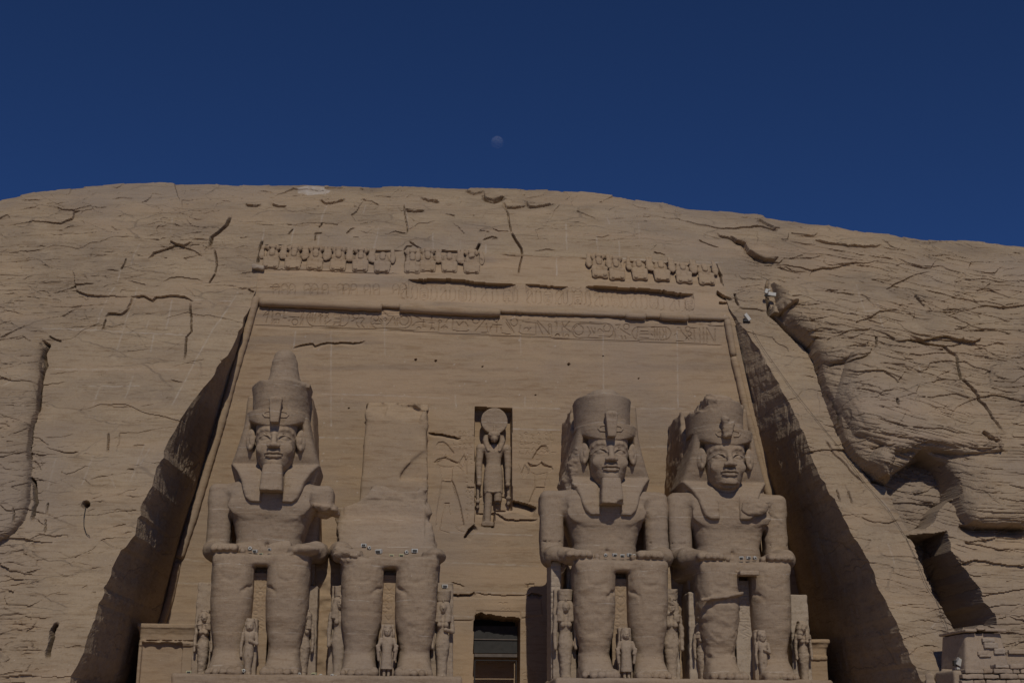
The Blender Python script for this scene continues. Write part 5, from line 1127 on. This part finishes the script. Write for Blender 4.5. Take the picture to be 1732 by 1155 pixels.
def masonry():
    Y = 66.5; a = at(1632, 1070, Y); b = at(1696, 1066, Y); zt = a[2]; c = at(1626, 1125, Y)[2]; base = 0.0; w = (b[0]-a[0])/2; root = thing('masonry_tower', ((a[0]+b[0])/2, Y, base), 'plastered masonry tower with coping slabs and patched stones in lower right corner', 'tower'); cx = (a[0]+b[0])/2
    v = Vol((-w-.9, -.4, 0), (w+.9, 3.6, zt+.1), .05); v.loft([0, c, zt], [w+.45, w+.17, w-.03], [-.2, -.05, .1], [3.2, 3.2, 3.1], 16.0); v.rough(.012, .5, 2); link('plastered_wall', v.mesh('plastered_wall'), root, [M['brick']])
    R = np.random.RandomState(5)
    for k, (x0, x1, y0, y1) in enumerate([(1629,1650,1063,1069),(1650,1663,1061.5,1066),(1663,1699,1062,1068.5)]):
        p = at(x0, (y0+y1)/2, Y); q = at(x1, (y0+y1)/2, Y); h = (at(x0, y0, Y)[2]-at(x0, y1, Y)[2])/2
        v = Vol((-.9, -.6, -.3), (.9, 3.4, .3), .035); v.box((0, 1.5, 0), ((q[0]-p[0])/2-.01, 1.72, h*.8), .04); v.rough(.03, .3, k+1.0); link('coping_slab', v.mesh('coping_slab'), root, [M['brick']], ((p[0]+q[0])/2-cx, 0, p[2]-base))
    for k, (x0, x1, y0, y1) in enumerate([(1661,1681,1079,1086),(1664,1687,1086,1096),(1681,1699,1096,1106),(1653,1669,1101,1108),(1655,1676,1107,1111)]):
        p = at(x0, y1, Y); q = at(x1, y0, Y); v = Vol((-.7, -.3, -.4), (.7, .4, .4), .03); v.box((0, .1, 0), ((q[0]-p[0])/2, .2, (q[2]-p[2])/2), .05); v.rough(.03, .2, k+3.0); link('patch_stone', v.mesh('patch_stone'), root, [M['pale'] if k < 3 else M['brick']], ((p[0]+q[0])/2-cx, -.02, (p[2]+q[2])/2-base))
    # rough courses at the foot and the lower wall running off to the right: single stones
    foot = thing('rubble_wall', (cx, Y-.9, base), 'rough coursed rubble wall in front of the plastered tower, lower right corner', 'wall')
    for row in range(9):
        y = 1123+row*8.5+R.uniform(-1, 1); x = 1628+R.uniform(-2, 3) if row < 2 else 1600 if row > 5 else 1626
        while x < 1800:
            wd = R.uniform(11, 36); p = at(x, y+8, Y-.9); q = at(x+wd, y, Y-.9)
            if not (row == 0 and x < 1680):
                v = Vol((-1.0, -.3, -.35), (1.0, .8, .35), .045); v.box((0, .2, 0), ((q[0]-p[0])/2-.012, .38+R.uniform(-.10, .03), (q[2]-p[2])/2-.008), .03); v.rough(.06, .35, R.uniform(0, 30)); link('wall_stone', v.mesh('wall_stone'), foot, [M[R.choice(['brick', 'facade', 'statue'])]], ((p[0]+q[0])/2-cx, 0, (p[2]+q[2])/2-base))
            x += wd+.8
    v = Vol((-3.2, 0, 0), (3.2, 2.4, at(1700, 1122, Y)[2]), .09); v.box((0, 1.3, at(1700, 1128, Y)[2]/2-.1), (2.9, 1.0, at(1700, 1128, Y)[2]/2-.1), .05); link('wall_core', v.mesh('wall_core'), foot, [M['brick']], (.9, 0, 0))
    w2 = thing('stone_wall', (at(1715, 1120, 68.5)[0], 68.5, 0), 'low stone wall with flat coping right of the plastered tower', 'wall')
    p0 = at(1697, 1103, 68.5); z1 = p0[2]; wl = 4.0
    mb = MB(); mb.box((wl-1.0, .6, z1/2), (wl, .5, z1/2)); mb.build('wall_body', M['brick'], w2, bevel=.05)
    for k, xx in enumerate((-.9, .35, 1.5, 2.9, 4.2)): mb = MB(); mb.box((xx, .55, z1+.09-.05*(k % 2)), (.6, .62, .10)); mb.build('coping_slab', M['brick'], w2, bevel=.03)
    bl = at(1600, 1128, 68.0); r3 = thing('ruined_wall', (at(1600, 1130, 68.0)[0], 68.0, 0), 'dark ruined stone wall stub under the buttress, left of the tower', 'wall')
    for k, (x0, x1, y0, dy) in enumerate([(1573,1587,1138,1.2),(1588,1597,1136,.2),(1597,1626,1131,.9)]):
        p = at(x0, y0, 68.0); q = at(x1, y0, 68.0); v = Vol((-1, -.6, 0), (1, 1.6, p[2]+.3), .06); v.box((0, .4, p[2]/2), ((q[0]-p[0])/2, .6, p[2]/2), .08, rx=0); v.rough(.10, .5, k+2.0)
        o = link('wall_block', v.mesh('wall_block'), r3, [M['brick']], ((p[0]+q[0])/2-float(r3.location[0]), dy-.6, 0)); o.rotation_euler = (0, 0, -.5 if k != 1 else 0)
masonry()

# floodlights
def lamp_mesh():
    h = MB(); h.tube([(0,.16,0),(0,.10,0),(0,-.08,0),(0,-.12,0)], [.10,.14,.15,.135], 8)
    l = MB(); l.tube([(0,-.121,0),(0,-.135,0)], [.075,.06], 12); b = MB(); b.box((0,.03,-.17), (.12,.035,.025)); b.box((-.15,.03,-.08), (.018,.03,.10)); b.box((.15,.03,-.08), (.018,.03,.10))
    return h, l, b
def box_mesh():
    h = MB(); h.box((0,0,0), (.18,.12,.115), 1.08, .8); l = MB(); l.box((0,-.125,-.01), (.135,.01,.075)); b = MB(); b.box((0,.03,-.14), (.13,.06,.028))
    return h, l, b
def proto(kind):
    hb = lamp_mesh() if kind == 'round' else box_mesh(); hm = 'white' if kind != 'yellow' else 'yellow'
    r = thing('floodlight', (0, 0, -50), 'x', 'floodlight', 'floodlights among the colossi')
    hb[0].build('housing', M[hm], r, bevel=.012); hb[1].build('lens', M['glass'], r); hb[2].build('bracket', M['white'] if kind == 'yellow' else M['dark'], r)
    return r
def copy_tree(o, parent=None):
    c = o.copy(); SC.collection.objects.link(c); c.parent = parent
    for ch in list(o.children): copy_tree(ch, c)
    return c
LAMPS = [   # place, Y, z offset handled by pixel, list of (px, py, kind, scale)
 ('on the lap of the double-crowned colossus', 76.1, [(423,927,'round',1),(431.6,931.6,'box',1),(441.6,936.8,'yellow',.8),(456,928.7,'box',.7)]),
 ('on the lap of the shattered colossus', 76.2, [(615.5,922,'box',1.1),(624.5,926,'round',.9),(640.7,932,'box',1.35),(662.3,939.5,'yellow',.95),(678.5,939,'yellow',.95),(687.5,933,'round',1),(700.8,931,'box',1.3)]),
 ('on the lap of the long-bearded colossus', 76.3, [(1024.4,938,'round',.9),(1039.6,938,'box',.95),(1052.9,939.3,'box',.9),(1064.5,938,'box',1.05),(1072.5,939,'round',.9)]),
 ('on the lap of the beardless colossus', 76.3, [(1254,943,'box',.9),(1265.9,943,'box',.95),(1277,943,'round',.95)]),
 ('by the feet of the double-crowned colossus', 74.6, [(319.6,1136.5,'yellow',1),(405,1134,'yellow',1.2),(412.5,1133.5,'round',.9)]),
 ('on the pedestal gap between the two left colossi', 75.4, [(499,1141,'round',.95),(506.4,1139.5,'round',.9),(531,1139.7,'yellow',1),(542.5,1142,'round',.95),(562,1142,'round',.95),(569,1143.8,'round',.95)]),
 ('by the feet of the shattered colossus', 74.3, [(657,1146,'box',.8),(741.7,1150,'yellow',1.15)]),
 ('on the flat crown of the queen statue left of the doorway', 77.2, [(752,991,'box',1.2)]),
 ('by the feet of the long-bearded colossus', 74.3, [(970.5,1152,'yellow',1.05),(989.6,1153,'round',.9),(1072.6,1150,'round',.95),(1082,1150,'yellow',1.1)]),
 ('by the feet of the beardless colossus', 74.3, [(1180,1151.5,'yellow',1.05),(1215,1153,'round',.9),(1303.8,1152,'round',.9),(1319.4,1151.5,'yellow',1.1)]),
]
_p = {k: proto(k) for k in ('round', 'box', 'yellow')}; first = {k: True for k in _p}; R = np.random.RandomState(9)
NAME = {'round': 'round white floodlight', 'box': 'boxy white floodlight', 'yellow': 'yellowed box floodlight'}
for place, Y, L in LAMPS:
    cnt = {}
    for _, _, k, _ in L: cnt[k] = cnt.get(k, 0)+1
    seen = {}
    for px, py, k, sc in L:
        seen[k] = seen.get(k, 0)+1
        lab = NAME[k]+' '+place if cnt[k] == 1 else NAME[k]+' '+place+', '+ORD[seen[k]-1]+' from left'
        o = _p[k] if first[k] else copy_tree(_p[k]); first[k] = False
        o.location = tuple(at(px, py, Y)); o.scale = (sc*.72,)*3; o.rotation_euler = (R.uniform(-.1, .35), 0, R.uniform(-.5, .5)); o['label'] = lab
# white equipment on the rock
def gear(name, px, py, Y, label, parts, cat):
    c = at(px, py, Y); r = thing(name, tuple(c), label, cat)
    for nm, mat, cc, hh, rot in parts:
        mb = MB(); mb.box((0,0,0), hh); o = mb.build(nm, M[mat], r, bevel=.02, loc=cc); o.rotation_euler = rot
    return r
yc = on_top(1300, 497)[1]
gear('monitoring_box', 1301, 497, yc-.9, 'white monitoring box wedged in the rock cleft above the right wall', [('housing','white',(.18,0,-.05),(.28,.16,.13),(0,.12,0)),('sensor_head','white',(-.22,-.05,.16),(.10,.12,.17),(0,.3,0)),('bracket','dark',(-.12,.02,-.12),(.22,.08,.06),(0,0,0)),('cap','white',(.0,-.05,.28),(.10,.06,.04),(0,-.5,0))], 'equipment')
gear('monitoring_box', 1264, 537, on_cliff(1264, 540)[1]-.35, 'tilted white monitoring box at the top corner of the right recess wall', [('housing','white',(0,0,0),(.12,.15,.28),(0,-.6,0)),('bracket','dark',(-.1,.02,-.26),(.2,.1,.06),(0,0,0))], 'equipment')
gear('spotlight', 1622, 1121, 67.2, 'white spotlight with dark yoke on the ruined wall beside the tower', [('housing','white',(0,-.1,.05),(.16,.2,.17),(.3,.5,0)),('yoke','dark',(-.22,0,0),(.08,.12,.14),(0,0,0)),('yoke','dark',(.22,0,.04),(.07,.12,.18),(0,.3,0)),('base','white',(.05,0,-.26),(.24,.15,.06),(0,0,0))], 'lamp')
def cable(pts, label, rad, fn, off):
    q = [fn(a, b) for a, b in pts]; base = q[0]; mb = MB(); mb.tube([tuple(p-base+np.array([0, off, 0])) for p in q], rad, 6)
    o = mb.build('cable', M['dark'], None, True, loc=tuple(base)); tag(o, label, 'cable')
cable([(146,858),(143,875),(143,890),(147,903),(153,907)], 'thin cable hanging from the round hole in the left cliff', .02, on_cliff, -.16)
cable([(1272,560),(1290,590),(1317,628),(1340,660),(1372,700),(1400,735),(1430,772),(1462,818),(1500,860),(1530,908),(1548,945),(1566,990),(1582,1015),(1600,1060),(1611,1130)], 'long dark cable running down the right buttress to the tower', .012, on_cliff, -.15)
# brick pier that props the left elbow of the bearded colossus
s3 = [o for o in bpy.data.objects if o.get('label') == LABS['three']][0]
p = at(932, 1000, 78.0); q = at(949, 948, 78.0)
v = Vol((-.6, -.2, -.2), (.6, 2.6, 6.9-1.0), .05); hh = (q[2]-PED)-2.0; zz0 = 0
v = Vol((-.7, -.3, 0), (.7, 2.8, q[2]-PED+.2), .055); v.box((0, 1.2, (q[2]-PED)/2), ((q[0]-p[0])/2, 1.2, (q[2]-PED)/2), .03)
z = .3
while z < q[2]-PED: v.box((0, 1.2, z), (1.2, 3, .018), .0, .0, 'cut') if False else v.chain([(-.5,-.0,z),(.5,-.0,z+.02)], .035, .02, 'cut'); z += .31
v.rough(.03, .25, 4.0); link('masonry_support', v.mesh('masonry_support'), s3, [M['pale']], ((p[0]+q[0])/2-XS['three'], 78.0-KY, 0))
